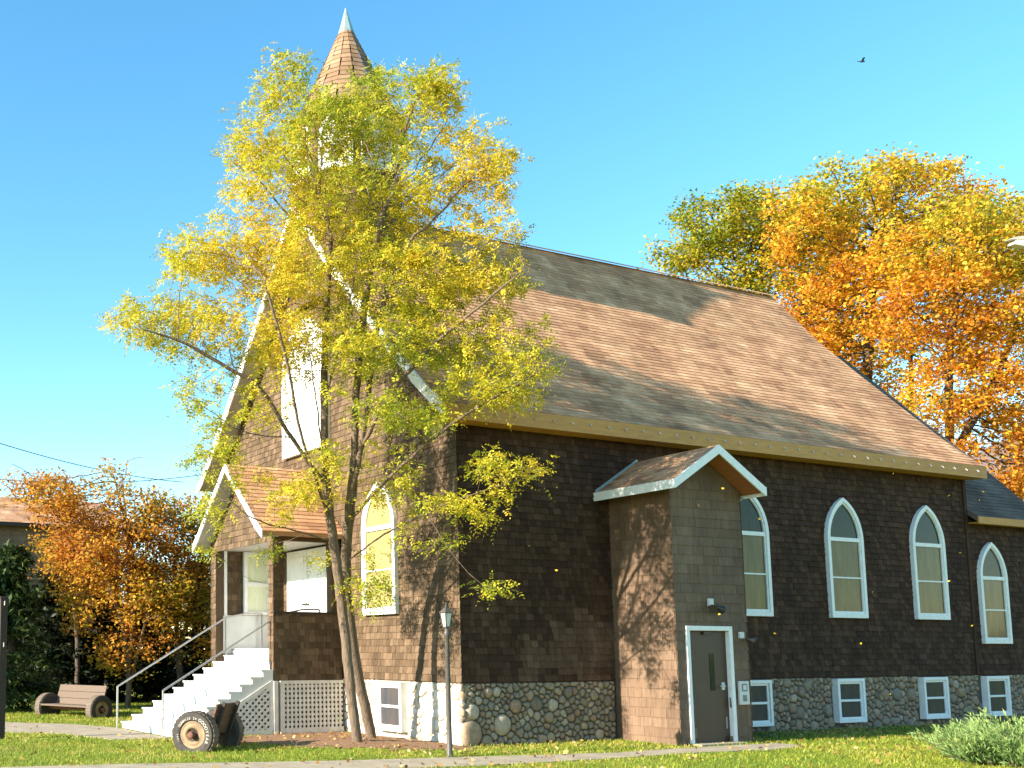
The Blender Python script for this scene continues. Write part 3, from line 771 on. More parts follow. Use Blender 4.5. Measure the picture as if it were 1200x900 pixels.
f = MB(); f.box((PX1-.02, -3.5, -1.15), (PX1+.03, -1.74, -1.05)); f.box((PX1-.02, -1.8, -1.05), (PX1+.03, -1.73, -.1)); f.bar((PX1+.004, -3.42, -1.06), (PX1+.004, -1.74, -.08), .045, .08, (0, 0, 1))
f.build('lattice_frame', M['lattice'], lt)
f = MB(); f.prism([(PX1-.3, -3.4, -1.2), (PX1-.3, -1.7, -1.2), (PX1-.3, -1.7, .1), (PX1-.3, -3.4, -.95)], (.05, 0, 0)); f.build('crawl_space_shade', M['void'], lt)  # sloping dark sheet painted in for shade under the stairs
for x in (PX1-.14, SX0+.12):
    f = MB(); f.tube([(x, -4.12, -.22), (x, -1.45, 1.34), (x, -.9, 1.45), (x, -.5, 1.45)], .021, 8)
    h = f.build('handrail', M['metal'], CH)
    for y, z0, z1 in ((-4.12, G-.05, -.22), (-1.45, .45, 1.34), (-.5, .6, 1.45)):
        f = MB(); f.tube([(x, y, z0), (x, y, z1)], .021, 8); f.build('rail_post', M['metal'], h)

# ---- side entrance (small gabled bump-out with a steel door)
AY0, AY1, AX = 3.75, 5.66, 1.51
AF = Plane((AX, 0, 0), (0,1,0), (0,0,1), (1,0,0)); AL = Plane((0, AY0, 0), (1,0,0), (0,0,1), (0,-1,0)); AR = Plane((0, AY1, 0), (-1,0,0), (0,0,1), (0,1,0))
ZE, ZA, AYM = 3.62, 4.32, 4.58
f = MB()
f.box((-.02, AY0+.02, G-.1), (AX-.02, AY0+.14, ZE+.05), (.4, .5)); f.box((-.02, AY1-.14, G-.1), (AX-.02, AY1-.02, ZE+.05), (.4, .5))
f.prism([(AX-.14, AY0+.14, 1.0), (AX-.14, AY1-.14, 1.0), (AX-.14, AY1-.14, ZE+.05), (AX-.14, AYM, ZA-.1), (AX-.14, AY0+.14, ZE+.05)], (.12, 0, 0), (.4, .5))
f.box((AX-.14, 5.16, G-.1), (AX-.02, AY1-.14, 1.0), (.4, .5)); f.box((AX-.14, AY0+.14, G-.1), (AX-.02, 4.04, 1.0), (.4, .5))
kw = dict(e=.178, wmin=.25, wmax=.42, thick=.014, jit=.002, off=-.02)
shingles(f, AL, [(-.02, G-.05), (AX, G-.05), (AX, ZE+.05), (-.02, ZE+.05)], **kw)
shingles(f, AF, [(AY0, G-.05), (AY1, G-.05), (AY1, ZE), (AYM, ZA-.03), (AY0, ZE)], skip=lambda u, v: 4.06 < u < 5.15 and v < .98, **kw)
shingles(f, AR, [(-AX, G-.05), (.02, G-.05), (.02, ZE+.05), (-AX, ZE+.05)], **kw)
AN = f.build('side_entrance', M['siding'], CH)
# its roof
f = MB(); q1 = [(3.40, 3.66), (AYM, 4.385)]; q2 = [(5.78, 3.66), (AYM, 4.385)]; AXO = 1.94
for q in (q1, q2):
    (a, b), (c, d) = q
    f.prism([(-.02, a, b), (-.02, c, d), (-.02, c, d-.07), (-.02, a, b-.07)], (AXO+.02, 0, 0), (.3, .5))
    L = math.hypot(c-a, d-b); s = 0
    while s < L:
        x = -.02-random.random()*.3
        while x < AXO:
            wd = random.uniform(.18, .42); x0, x1 = max(-.02, x), min(AXO, x+wd-.004)
            if x1-x0 > .01:
                y0 = a+(c-a)*s/L; z0 = b+(d-b)*s/L; s2 = min(L, s+.145); y1 = a+(c-a)*s2/L; z1 = b+(d-b)*s2/L
                f.add([(x0, y0, z0+.018), (x1, y0, z0+.018), (x1, y1, z1+.004), (x0, y1, z1+.004), (x0, y0, z0), (x1, y0, z0)], [(0, 1, 2, 3), (4, 5, 1, 0), (0, 3, 4), (1, 5, 2)], (random.random()*.8, .5))
            x += wd
        s += .14
f.build('entrance_roof', M['roof'], AN)
f = MB()
for (a, b), (c, d) in (q1, q2): f.prism([(AXO+.001, a, b+.02), (AXO+.001, c, d+.02), (AXO+.001, c, d-.15), (AXO+.001, a, b-.15)], (.03, 0, 0))
f.box((-.02, 3.37, 3.51), (AXO+.03, 3.398, 3.68)); f.box((-.02, 5.782, 3.51), (AXO+.03, 5.81, 3.68))
f.build('rake_board', M['white'], AN)
f = MB()
for (a, b), (c, d) in (q1, q2): f.prism([(AX-.0, a+(.03 if a < 4 else -.03), b-.073), (AX, c, d-.073), (AX, c, d-.09), (AX, a+(.03 if a < 4 else -.03), b-.09)], (AXO-AX-.003, 0, 0))
for (a, b), (c, d) in (q1, q2): 
    yy = AY0 if a < 4 else AY1; zz = b-.073+(d-b)*(yy-a)/(c-a)
    f.prism([(-.02, a+(.03 if a < 4 else -.03), b-.073), (-.02, yy, zz), (-.02, yy, zz-.015), (-.02, a+(.03 if a < 4 else -.03), b-.088)], (AX+.018, 0, 0))
f.build('soffit', M['redwood'], AN)
f = MB(); f.bar((0.012, 3.42, 3.70), (.012, AYM, 4.41), .012, .07, (0, 0, 1)); f.build('flashing', M['copper'], AN)
# steel door
f = MB()
f.box((AX-.12, 4.0, G), (AX+.025, 4.085, 1.03)); f.box((AX-.12, 5.12, G), (AX+.025, 5.205, 1.03)); f.box((AX-.12, 4.085, .945), (AX+.025, 5.12, 1.03))
f.build('door_frame', M['white'], AN, bevel=.005)
f = MB(); f.box((AX-.115, 4.087, G+.01), (AX-.07, 5.118, .942)); D = f.build('door', M['door'], AN)
f = MB(); f.box((AX-.0695, 4.66, -.17), (AX-.062, 4.78, .52)); f.build('vision_pane', M['glass_dark'], D)
f = MB(); f.box((AX-.0695, 4.95, -.16), (AX-.055, 5.02, -.02)); f.tube([(AX-.055, 4.985, -.09), (AX-.01, 4.985, -.09), (AX-.01, 4.86, -.09)], .011, 8); f.build('handle', M['plastic'], D)
f = MB(); f.box((AX-.0695, 4.5, .87), (AX-.03, 4.72, .925)); f.bar((AX-.035, 4.7, .9), (AX-.03, 4.95, .935), .02, .012); f.build('door_closer', M['bronze'], D)
f = MB(); f.box((AX-.0695, 5.02, -.88), (AX-.06, 5.05, -.66)); f.build('kick_stop', M['metal'], D)
f = MB(); f.box((AX-.13, 4.0, G-.02), (AX+.25, 5.2, G+.03)); f.build('threshold', M['path'], AN)
# light fittings and call box
def floods(y, z, dirs, name, size=1.):
    f = MB(); f.box((AX-.005, y-.06*size, z-.06*size), (AX+.05, y+.06*size, z+.075*size)); b = f.build(name, M['plastic'], AN, bevel=.004)
    for d in dirs:
        d = np.array(d, float); d /= np.linalg.norm(d); c = np.array((AX+.06, y, z-.06))+d*.03+np.array((0, d[1]*.08, 0))
        f = MB(); f.smooth = True; f.lathe([(.02, -.02), (.035, 0), (.05, .05), (.07, .11), (.078, .16), (.07, .16)], c, d, 14); l = f.build('lamp_head', M['bronze'], b)
        f = MB(); f.lathe([(.069, .150), (.069, .153)], c, d, 14); f.build('lens', M['glass_lamp'], b)
floods(4.66, 1.47, [(.75, -.5, -.35), (.55, .75, -.5)], 'floodlight')
floods(5.44, .86, [(.6, .6, -.2)], 'floodlight', .9)
f = MB(); f.box((AX-.005, 5.30, -.44), (AX+.04, 5.56, .0)); cb = f.build('call_box', M['plastic'], AN, bevel=.006)
f = MB(); f.box((AX+.0405, 5.36, -.19), (AX+.046, 5.50, -.05)); f.box((AX+.0405, 5.38, -.38), (AX+.046, 5.48, -.26)); f.build('keypad', M['dullpanel'], cb)
f = MB(); f.box((AX+.0465, 5.385, -.165), (AX+.05, 5.475, -.075)); f.build('screen', M['plastic'], cb)

# ------------------------------------------------------------------ trees
def in_church(P, mrg=.3):
    P = np.asarray(P); x, y, z = P[:, 0], P[:, 1], P[:, 2]
    d = np.abs(x-XR); roofz = np.interp(d, [a for a, b in PROF], [b for a, b in PROF])
    main = (x < .37+mrg) & (x > -10.7-mrg) & (y > -.5-mrg) & (z < roofz+mrg) & ((x < mrg) | (z > 4.5))
    porch = (x > -7.4-mrg) & (x < -3.7+mrg) & (y > -2.1-mrg) & (z < np.interp(np.abs(x+5.55), [0, 1.8], [4.8, 3.1])+mrg)
    tower = (np.hypot(x-TX, y-TY) < 1.4+mrg) & (z < 13.2)
    an = (x > -.1) & (x < 1.95+mrg) & (y > 3.3-mrg) & (y < 5.8+mrg) & (z < 4.5)
    return main | porch | tower | an

def colonize(nodes, par, att, infl, kill, step, iters=120, rng=RNG, maxn=9000):
    """space colonisation: grows branches from nodes towards the attraction points att"""
    nodes = [np.array(p, float) for p in nodes]; par = list(par); att = np.array(att)
    A = np.array(nodes); best = np.full(len(att), 1e9); bi = np.zeros(len(att), int)
    for s in range(0, len(A), 200):
        d = np.linalg.norm(att[:, None]-A[None, s:s+200], axis=2); j = d.argmin(1); dm = d[np.arange(len(att)), j]
        u = dm < best; best[u] = dm[u]; bi[u] = j[u]+s
    alive = best > kill
    for it in range(iters):
        act = alive & (best < infl)
        if not act.any():
            act = alive & (best < infl*2.5)
            if not act.any(): break
        idx = np.unique(bi[act]); new = []
        A = np.array(nodes)
        vec = att[act]-A[bi[act]]; vec /= np.linalg.norm(vec, axis=1)[:, None]+1e-9
        acc = np.zeros((len(A), 3)); np.add.at(acc, bi[act], vec)
        for i in idx:
            d = acc[i]; l = np.linalg.norm(d)
            if l < 1e-3: d = rng.normal(size=3); l = np.linalg.norm(d)
            d = d/l
            if par[i] >= 0:
                pd = A[i]-A[par[i]]; pd /= np.linalg.norm(pd)+1e-9; d = d*.75+pd*.3
            d = d+rng.normal(size=3)*.13+np.array((0, 0, .04)); d /= np.linalg.norm(d)
            new.append((A[i]+d*step, i))
        if not new or len(nodes) > maxn: break
        s0 = len(nodes)
        for p, i in new: nodes.append(p); par.append(i)
        B = np.array([p for p, i in new]); d = np.linalg.norm(att[:, None]-B[None], axis=2); j = d.argmin(1); dm = d[np.arange(len(att)), j]
        u = dm < best; best[u] = dm[u]; bi[u] = j[u]+s0
        alive &= best > kill
    return np.array(nodes), np.array(par)

def smooth_line(P):
    P = [np.array(p, float) for p in P]
    for _ in range(2):
        Q = [P[0]]
        for a, b in zip(P, P[1:]): Q += [a*.75+b*.25, a*.25+b*.75]
        P = Q+[P[-1]]
    return P
def soft_ball(n, rng):
    v = rng.normal(size=(n, 3)); v /= np.linalg.norm(v, axis=1)[:, None]
    return v*np.minimum(1.12, np.abs(rng.normal(.6, .30, n)))[:, None]
def gappy(P, scale, thr, off=0.):
    k = [mnoise.noise(Vector((p[0]/scale+off, p[1]/scale, p[2]/(scale*.7)))) > thr for p in P]
    return P[np.array(k, bool)]
def limb_nodes(limbs, step):
    """limbs: list of polylines; each later one starts from the nearest existing node. -> nodes, parents"""
    nodes, par = [], []
    for L in limbs:
        L = smooth_line(L)
        if nodes and not L[0][2] < G+.3:
            d = np.linalg.norm(np.array(nodes)-L[0], axis=1); last = int(d.argmin())
        else:
            nodes.append(L[0]); par.append(-1); last = len(nodes)-1
        for a, b in zip(L, L[1:]):
            n = max(1, int(round(np.linalg.norm(b-a)/step)))
            for k in range(1, n+1):
                p = a+(b-a)*k/n; p = p+RNG.normal(size=3)*step*.04
                nodes.append(p); par.append(last); last = len(nodes)-1
    return nodes, par

def branch_mesh(mb, nodes, par, rtip, expo=2.3, rmax=None, nseg=(4, 9)):
    """tapered tubes by the pipe model; returns radii and the subtree leaf count"""
    n = len(nodes); ch = [[] for _ in range(n)]
    for i, p in enumerate(par):
        if p >= 0: ch[p].append(i)
    acc = np.zeros(n); tips = np.zeros(n); ht = np.zeros(n)
    for i in range(n-1, -1, -1):
        if not ch[i]: acc[i] = rtip**expo; tips[i] = 1
        if par[i] >= 0: acc[par[i]] += acc[i]; tips[par[i]] += tips[i]; ht[par[i]] = max(ht[par[i]], ht[i]+1)
    rad = acc**(1/expo)
    if rmax:
        k = rmax/rad.max(); rad = np.maximum(rtip, rad*(1+(k-1)*np.minimum(1, rad/rad.max()*1.0)**.5)) if k < 1 else rad*(1+(k-1)*(rad/rad.max())**.5)
    # chains
    mb.smooth = True
    for r0 in range(n):
        starts = []
        if par[r0] < 0: starts = [(r0, None)]
        elif len(ch[par[r0]]) > 1 and max(ch[par[r0]], key=lambda c: rad[c]) != r0: starts = [(r0, par[r0])]
        for s, p in starts:
            chain = ([p] if p is not None else [])+[s]; c = s
            while ch[c]: c = max(ch[c], key=lambda q: rad[q]); chain.append(c)
            if len(chain) < 2: continue
            rr = [rad[q] for q in chain]
            if p is not None: rr[0] = rad[s]
            k = nseg[1] if max(rr) > .05 else (6 if max(rr) > .02 else nseg[0])
            mb.tube([nodes[q] for q in chain], rr, k, False, (.5, .5))
    mb.smooth = False
    return rad, tips, ht

def leaf_quads(C, L, Wd, rng, droop=0., flat=.5):
    """C: centres (n,3), L: lengths; returns diamond quads"""
    n = len(C); d = rng.normal(size=(n, 3)); d[:, 2] = d[:, 2]*.6-droop; d /= np.linalg.norm(d, axis=1)[:, None]
    up = rng.normal(size=(n, 3))*flat+np.array((0, 0, 1.)); s = np.cross(d, up); s /= np.linalg.norm(s, axis=1)[:, None]+1e-9
    L = L[:, None]; Wd = Wd[:, None]
    fold = np.cross(s, d)*Wd*.25
    return np.stack([C-d*L/2, C+s*Wd/2+fold-d*L*.05, C+d*L/2, C-s*Wd/2+fold-d*L*.05], 1)

def foliage(name, par_obj, nodes, ht, rng, mat, per=14, spread=.25, lmin=.05, lmax=.09, wr=.5, hmax=3, hue=None, droop=.3, keep=None, avoid=None, clump_tint=.18, sprig=1.):
    idx = np.where(ht <= hmax)[0]
    if keep is not None: idx = idx[keep(nodes[idx])]
    base = nodes[idx]; n = len(idx)
    cl = rng.random(n)                                               # each twig has a colour tendency
    cnt = rng.poisson(per, n); rep = np.repeat(np.arange(n), cnt)
    off = rng.normal(size=(len(rep), 3))*spread*np.array((1, 1, .7)); off[:, 2] -= rng.random(len(rep))*spread*.6
    C = base[rep]+off
    hv = hue(C) if hue else np.full(len(C), .5)
    tint = np.clip(hv+(cl[rep]-.5)*clump_tint*2+rng.normal(size=len(rep))*.12, 0, 1)
    if avoid is not None:
        k = ~avoid(C); C, tint = C[k], tint[k]
    L = rng.uniform(lmin, lmax, len(C))
    V = leaf_quads(C, L, L*wr*rng.uniform(.8, 1.2, len(C)), rng, droop)
    return quads_object(name, V, np.stack([tint, rng.random(len(C))], 1), [mat], par_obj)

def feather_foliage(name, par_obj, nodes, par, ht, rng, mat, per, hmax, hue, keep, avoid):
    """compound leaves: pairs of leaflets along a drooping stalk"""
    idx = np.where(ht <= hmax)[0]; idx = idx[keep(nodes[idx])]
    cnt = rng.poisson(per, len(idx)); rep_ = np.repeat(idx, cnt); n = len(rep_)
    tw = nodes[rep_]-nodes[np.maximum(par[rep_], 0)]; tw /= np.linalg.norm(tw, axis=1)[:, None]+1e-9
    d = tw*.7+rng.normal(size=(n, 3))*.8; d[:, 2] = d[:, 2]*.55-.22; d /= np.linalg.norm(d, axis=1)[:, None]
    ln = rng.uniform(.13, .30, n); base = nodes[rep_]+rng.normal(size=(n, 3))*.07
    side = np.cross(d, np.array((0, 0, 1.))+rng.normal(size=(n, 3))*.45); side /= np.linalg.norm(side, axis=1)[:, None]+1e-9
    nrm = np.cross(side, d); nl = 9; Q = []; T = []
    cl = np.clip(hue(base)+rng.normal(size=n)*.16, 0, 1); br = rng.random(n)
    for j in range(nl):
        s_ = 1 if j % 2 else -1; t_ = .2+.8*(j//2)/((nl-1)/2)
        if j == nl-1: ax = d; 
        else: ax = d*.45+side*s_*.9-np.array((0, 0, .18))
        ax = ax+rng.normal(size=(n, 3))*.18; ax /= np.linalg.norm(ax, axis=1)[:, None]
        o_ = base+d*(ln*t_)[:, None]-np.array((0, 0, 1.))*(ln*t_*t_*.22)[:, None]
        L_ = (rng.uniform(.045, .085, n)*(1.1-.35*t_))[:, None]; w_ = np.cross(ax, nrm+rng.normal(size=(n, 3))*.35); w_ /= np.linalg.norm(w_, axis=1)[:, None]+1e-9
        q = np.stack([o_, o_+ax*L_*.5+w_*L_*.24, o_+ax*L_, o_+ax*L_*.5-w_*L_*.24], 1); k = rng.random(n) < .88
        Q.append(q[k]); T.append(np.stack([np.clip(cl+rng.normal(size=n)*.07, 0, 1), np.clip(br*.6+rng.random(n)*.4, 0, 1)], 1)[k])
    Q = np.concatenate(Q); T = np.concatenate(T); k = ~avoid(Q[:, 2])
    return quads_object(name, Q[k], T[k], [mat], par_obj)

# ---- the yellow tree in front of the church: limbs traced as 3d polylines, twigs grown into its crown
TR = empty('yellow_tree', (-1.2, -1.4, gz(-1.2, -1.4)), 'airy tree with yellow-green leaves and twin grey trunks before the church front', 'tree')
rng = np.random.default_rng(11)
D0 = 20.2
def L(*pts): return [at_depth(x, y, D0+d) for x, y, d in pts]
b1 = np.array((-.9, -1.63, gz(-.9, -1.63)-.12)); b2 = np.array((-1.6, -.85, gz(-1.6, -.85)-.12))
d1 = to_px(b1)[2]-D0; d2 = to_px(b2)[2]-D0
limbs = [
    [b1]+L((416, 845, d1), (409, 790, d1), (404, 740, d1+.05), (399, 700, d1+.05), (396, 670, d1), (391, 640, d1-.1), (386, 600, d1-.2), (381, 560, d1-.3), (380, 500, d1-.4), (380, 430, d1-.4), (384, 340, d1-.3), (388, 270, d1-.3)),
    [b2]+L((431, 845, d2-.05), (419, 790, d2-.2), (409, 725, d2-.4), (405, 680, d2-.5), (405, 645, d2-.65), (410, 600, d2-.95), (415, 550, d2-1.2), (416, 480, d2-1.4), (422, 400, d2-1.5), (432, 320, d2-1.5), (448, 250, d2-1.4)),
    L((380, 566, d1-.3), (352, 528, d1-.6), (328, 492, d1-.8), (306, 452, d1-1.), (262, 428, d1-1.2), (215, 400, d1-1.4), (165, 385, d1-1.6)),
    L((388, 615, d1-.15), (366, 550, d1-.8), (350, 500, d1-1.2), (342, 450, d1-1.4), (328, 390, d1-1.5), (310, 330, d1-1.6)),
    L((340, 512, d1-.7), (316, 512, d1-.9), (280, 506, d1-1.1), (250, 484, d1-1.3), (215, 462, d1-1.5)),
    L((397, 687, d1), (353, 684, d1-.4), (310, 685, d1-.8), (286, 677, d1-1.), (262, 656, d1-1.1), (238, 640, d1-1.2)),
    L((390, 634, d1-.1), (340, 620, d1-.5), (300, 611, d1-.9), (273, 592, d1-1.), (254, 562, d1-1.1), (240, 545, d1-1.2)),
    L((414, 575, d2-1.2), (428, 500, d2-1.5), (436, 420, d2-1.8), (452, 340, d2-1.8), (485, 275, d2-1.8)),
    L((415, 545, d2-1.2), (450, 470, d2-1.9), (500, 410, d2-2.4), (560, 360, d2-2.7), (610, 320, d2-2.9)),
    L((409, 610, d2-.9), (455, 560, d2-1.8), (510, 510, d2-2.3), (570, 470, d2-2.6), (625, 440, d2-2.8)),
    L((405, 660, d2-.6), (450, 625, d2-1.4), (500, 600, d2-1.9), (550, 580, d2-2.2), (615, 560, d2-2.5)),
    L((500, 602, d2-1.9), (530, 650, d2-2.1), (560, 685, d2-2.2), (590, 690, d2-2.3)),
    L((384, 590, d1-.2), (372, 480, d1-1.3), (360, 390, d1-1.6)),
    L((381, 470, d1-.4), (410, 360, d1-1.), (418, 300, d1-1.1)),
]
nodes, par = limb_nodes(limbs, .16)
# crown: soft lobes given by their place in the crown, with a depth of their own
lobes = [  # px, py, rx, ry (pixels), depth offset, depth radius (m), weight
    (345, 130, 55, 58, -.9, 1.2, .75), (430, 140, 70, 55, -.4, 1.3, 1.1), (505, 115, 36, 50, -.9, 1., .5), (560, 195, 45, 55, -1.4, 1., .8), (325, 85, 22, 28, -.8, .6, .15), (440, 90, 20, 25, -.5, .6, .2), (405, 140, 50, 35, -1.2, .8, .5), (400, 185, 60, 35, -1.3, .9, .5), (450, 175, 50, 40, -1.1, .9, .4),
    (300, 200, 45, 65, -.9, 1.2, .8), (380, 220, 80, 70, -.7, 1.5, 1.3), (480, 220, 70, 70, -1.0, 1.4, 1.2), (575, 275, 45, 36, -1.7, 1., .7),
    (245, 300, 60, 50, -1.1, 1.2, 1.0), (330, 310, 80, 60, -1.2, 1.6, 1.1), (430, 310, 90, 60, -1.0, 1.6, 1.3), (520, 330, 80, 55, -1.5, 1.4, 1.2), (590, 325, 38, 32, -1.8, .9, .5),
    (180, 370, 52, 28, -1.4, 1., .7), (230, 380, 70, 40, -1.3, 1.3, 1.0), (330, 400, 70, 40, -1.5, 1.4, .7), (430, 400, 80, 45, -1.7, 1.5, .8), (530, 400, 80, 45, -1.9, 1.3, 1.0), (612, 420, 40, 48, -2.3, .9, .7),
    (225, 455, 45, 35, -1.4, 1., .4), (580, 455, 68, 36, -2.3, 1.2, .9), (480, 480, 70, 40, -2.1, 1.3, .5), (300, 470, 60, 40, -1.5, 1.2, .28),
    (255, 535, 42, 45, -1.1, .9, .55), (320, 580, 60, 30, -1., .9, .45), (245, 600, 24, 40, -1.1, .7, .3), (400, 560, 60, 40, -1.6, 1.2, .35), (480, 570, 55, 36, -1.9, 1.1, .4),
    (585, 550, 62, 24, -2.5, .9, .6), (540, 585, 50, 26, -2.2, .8, .4), (565, 688, 32, 12, -2.3, .5, .22), (500, 640, 40, 30, -1.8, .7, .12), (440, 680, 24, 42, -1.3, .5, .25), (350, 640, 45, 25, -.8, .7, .15)]
att = []
for px, py, rx, ry, dd, dr, wt in lobes:
    n_ = int((560 if py < 440 else 330)*wt*(rx*ry/3600)**.7)
    v = soft_ball(n_, rng)
    for a in v: att.append(at_depth(px+a[0]*rx, py+a[1]*ry, D0+dd+a[2]*dr))
att = np.array(att); att = gappy(att, .85, -.12); att = att[~in_church(att, .25)]
nodes, par = colonize(nodes, par, att, 1.5, .15, .10, 150, rng, 22000)
mb = MB(); rad, tips, ht = branch_mesh(mb, nodes, par, .0028, 2.15, .10)
mb.build('trunk', M['bark'], TR)
print('yellow tree', len(att), len(nodes), (ht <= 5).sum())
def hue_y(C):
    h = .47+.28*np.sin(C[:, 0]*1.3+C[:, 2]*.7)*np.sin(C[:, 1]*1.1-C[:, 2]*.5)
    return h-np.clip((5-C[:, 2])*.06, 0, .25)
feather_foliage('crown', TR, nodes, par, ht, rng, M['leaf_yellow'], 5.0, 5, hue_y, lambda P: to_px(P)[1] < 722, lambda P: in_church(P, .02))

# ---- a simpler builder for the trees behind: trunk, limbs grown into ellipsoid lobes
def big_tree(name, base, label, lobes, mat, natt, step, leaf, per, rtrunk, bark='barkdark', group=None, seed=1, hue=None, top=None, spread=.5, fork=None, hmax=2, leafless=0., cat='tree', rtip=.012, lumpy=1.5, clump=.22):
    rng = np.random.default_rng(seed); base = np.array(base, float)
    root = empty(name, base, label, cat, group)
    att = []
    wsum = sum(l[3] if np.isscalar(l[3]) else l[3][0] for l in lobes)
    for c, r3, wt, _ in [(l[0], l[1], l[2], 0) for l in lobes]:
        n_ = int(natt*wt); v = soft_ball(n_, rng)
        att.append(np.array(c)+v*np.array(r3))
    att = np.concatenate(att)
    if lumpy: att = gappy(att, lumpy, .01, seed)
    limbs = fork if fork else [[base-np.array((0, 0, .3)), base+np.array((.1, .05, (top or 4)))]]
    nd, pr = limb_nodes(limbs, step)
    nd, pr = colonize(nd, pr, att, step*9, step*1.5, step, 140, rng, 12000)
    mb = MB(); rad, tips, ht = branch_mesh(mb, nd, pr, rtip, 2.15, rtrunk)
    mb.build('trunk', M[bark], root)
    if per > 0:
        foliage('crown', root, nd, ht, rng, mat, per=per, spread=spread, lmin=leaf*.65, lmax=leaf*1.25, wr=.8, hmax=hmax, hue=hue, droop=.15, clump_tint=clump)
    print(name, len(nd), len(ht[ht <= hmax])); return root
def lobe(px, py, depth, rx, ry, rd, wt):
    """a lobe of a crown: centre seen in direction (px, py) at the given depth, radii in metres from pixel radii"""
    return (at_depth(px, py, depth), (rx*depth/FPX, rd, ry*depth/FPX), wt, wt)
def ground_at(px, depth):
    p = at_depth(px, 762, depth); return np.array((p[0], p[1], G))

def hue_m(c0, amp, sc=.35, ph=0.):
    def f(C): return c0+amp*np.sin(C[:, 0]*sc*1.3+ph)*np.sin(C[:, 2]*sc+C[:, 1]*sc*.8+ph*2)+amp*.5*np.sin(C[:, 2]*sc*2.3+ph)
    return f
DM = 46.
A_ = ground_at(900, DM+4); B_ = ground_at(1015, DM); C_ = ground_at(1128, DM-4); D_ = ground_at(1066, DM+6)
def limb_px(*p): return [at_depth(x, y, d) for x, y, d in p]
big_tree('maple_tree', A_, 'golden green maple crown rising over the middle of the church ridge', [
    lobe(885, 275, DM+4, 60, 46, 4.5, 1.0), lobe(838, 302, DM+4, 38, 24, 3.5, .5), lobe(930, 290, DM+4, 50, 50, 4, .9), lobe(900, 250, DM+4, 42, 24, 3, .45), lobe(960, 370, DM+4, 50, 45, 4, .7), lobe(880, 345, DM+4, 80, 40, 4, .8), lobe(940, 245, DM+4, 35, 25, 3, .3)],
    M['leaf_gold'], 3800, .25, .165, 25, .24, seed=21, hue=hue_m(.53, .3), spread=.30, hmax=3, clump=.34, fork=[[A_-np.array((0,0,.3)), A_+np.array((.3, 0, 6)), A_+np.array((.1, 0, 12))]])
big_tree('maple_tree', B_, 'tall bright orange maple with dark straight trunk, left of the gap of sky', [
    lobe(1050, 245, DM, 72, 48, 5, 1.2), lobe(1000, 285, DM, 60, 60, 4.5, 1.0), lobe(1085, 290, DM, 70, 55, 5, 1.1), lobe(985, 390, DM, 55, 50, 4, .8), lobe(955, 420, DM, 40, 40, 4, .5), lobe(1000, 455, DM, 40, 45, 3.5, .6), lobe(1060, 222, DM, 50, 28, 4, .6), lobe(975, 255, DM, 30, 28, 3, .35), lobe(1030, 345, DM, 65, 50, 4, .9), lobe(1110, 245, DM, 45, 30, 4, .5)],
    M['leaf_maple'], 3800, .25, .165, 25, .22, seed=22, hue=hue_m(.50, .28, .35, 1.), spread=.30, hmax=3, clump=.34,
    fork=[[B_-np.array((0,0,.3))]+limb_px((1012, 560, DM), (1015, 480, DM), (1018, 400, DM), (1022, 330, DM), (1035, 260, DM))])
big_tree('maple_tree', C_, 'broad orange maple with leaning forked trunks at the right edge', [
    lobe(1150, 300, DM-4, 75, 52, 5, 1.2), lobe(1120, 385, DM-4, 45, 50, 4, .8), lobe(1180, 370, DM-4, 70, 60, 5, 1.2), lobe(1150, 470, DM-4, 45, 50, 4, .8), lobe(1200, 460, DM-4, 60, 60, 4, 1.0), lobe(1190, 550, DM-4, 50, 45, 4, .8), lobe(1140, 550, DM-4, 28, 30, 3, .3), lobe(1235, 310, DM-4, 50, 70, 4, .8), lobe(1190, 285, DM-4, 40, 30, 4, .5)],
    M['leaf_maple'], 3800, .24, .155, 25, .22, seed=23, hue=hue_m(.46, .3, .38, 2.2), spread=.29, hmax=3, clump=.34,
    fork=[[C_-np.array((0,0,.3))]+limb_px((1112, 620, DM-4), (1116, 540, DM-4), (1135, 500, DM-4), (1165, 450, DM-4), (1185, 400, DM-4)), limb_px((1114, 560, DM-4), (1112, 480, DM-4), (1112, 400, DM-4), (1125, 330, DM-4))])
big_tree('young_tree', D_, 'slim young tree with sparse green leaves in the gap between two maples', [
    lobe(1066, 400, DM+6, 26, 60, 1.5, .5), lobe(1062, 470, DM+6, 32, 45, 1.8, .45), lobe(1090, 440, DM+6, 24, 30, 1.5, .2)],
    M['leaf_green'], 330, .4, .2, 6, .16, seed=24, hue=hue_m(.5, .3), spread=.36, hmax=2,
    fork=[[D_-np.array((0,0,.3))]+limb_px((1066, 600, DM+6), (1067, 500, DM+6), (1068, 360, DM+6))])

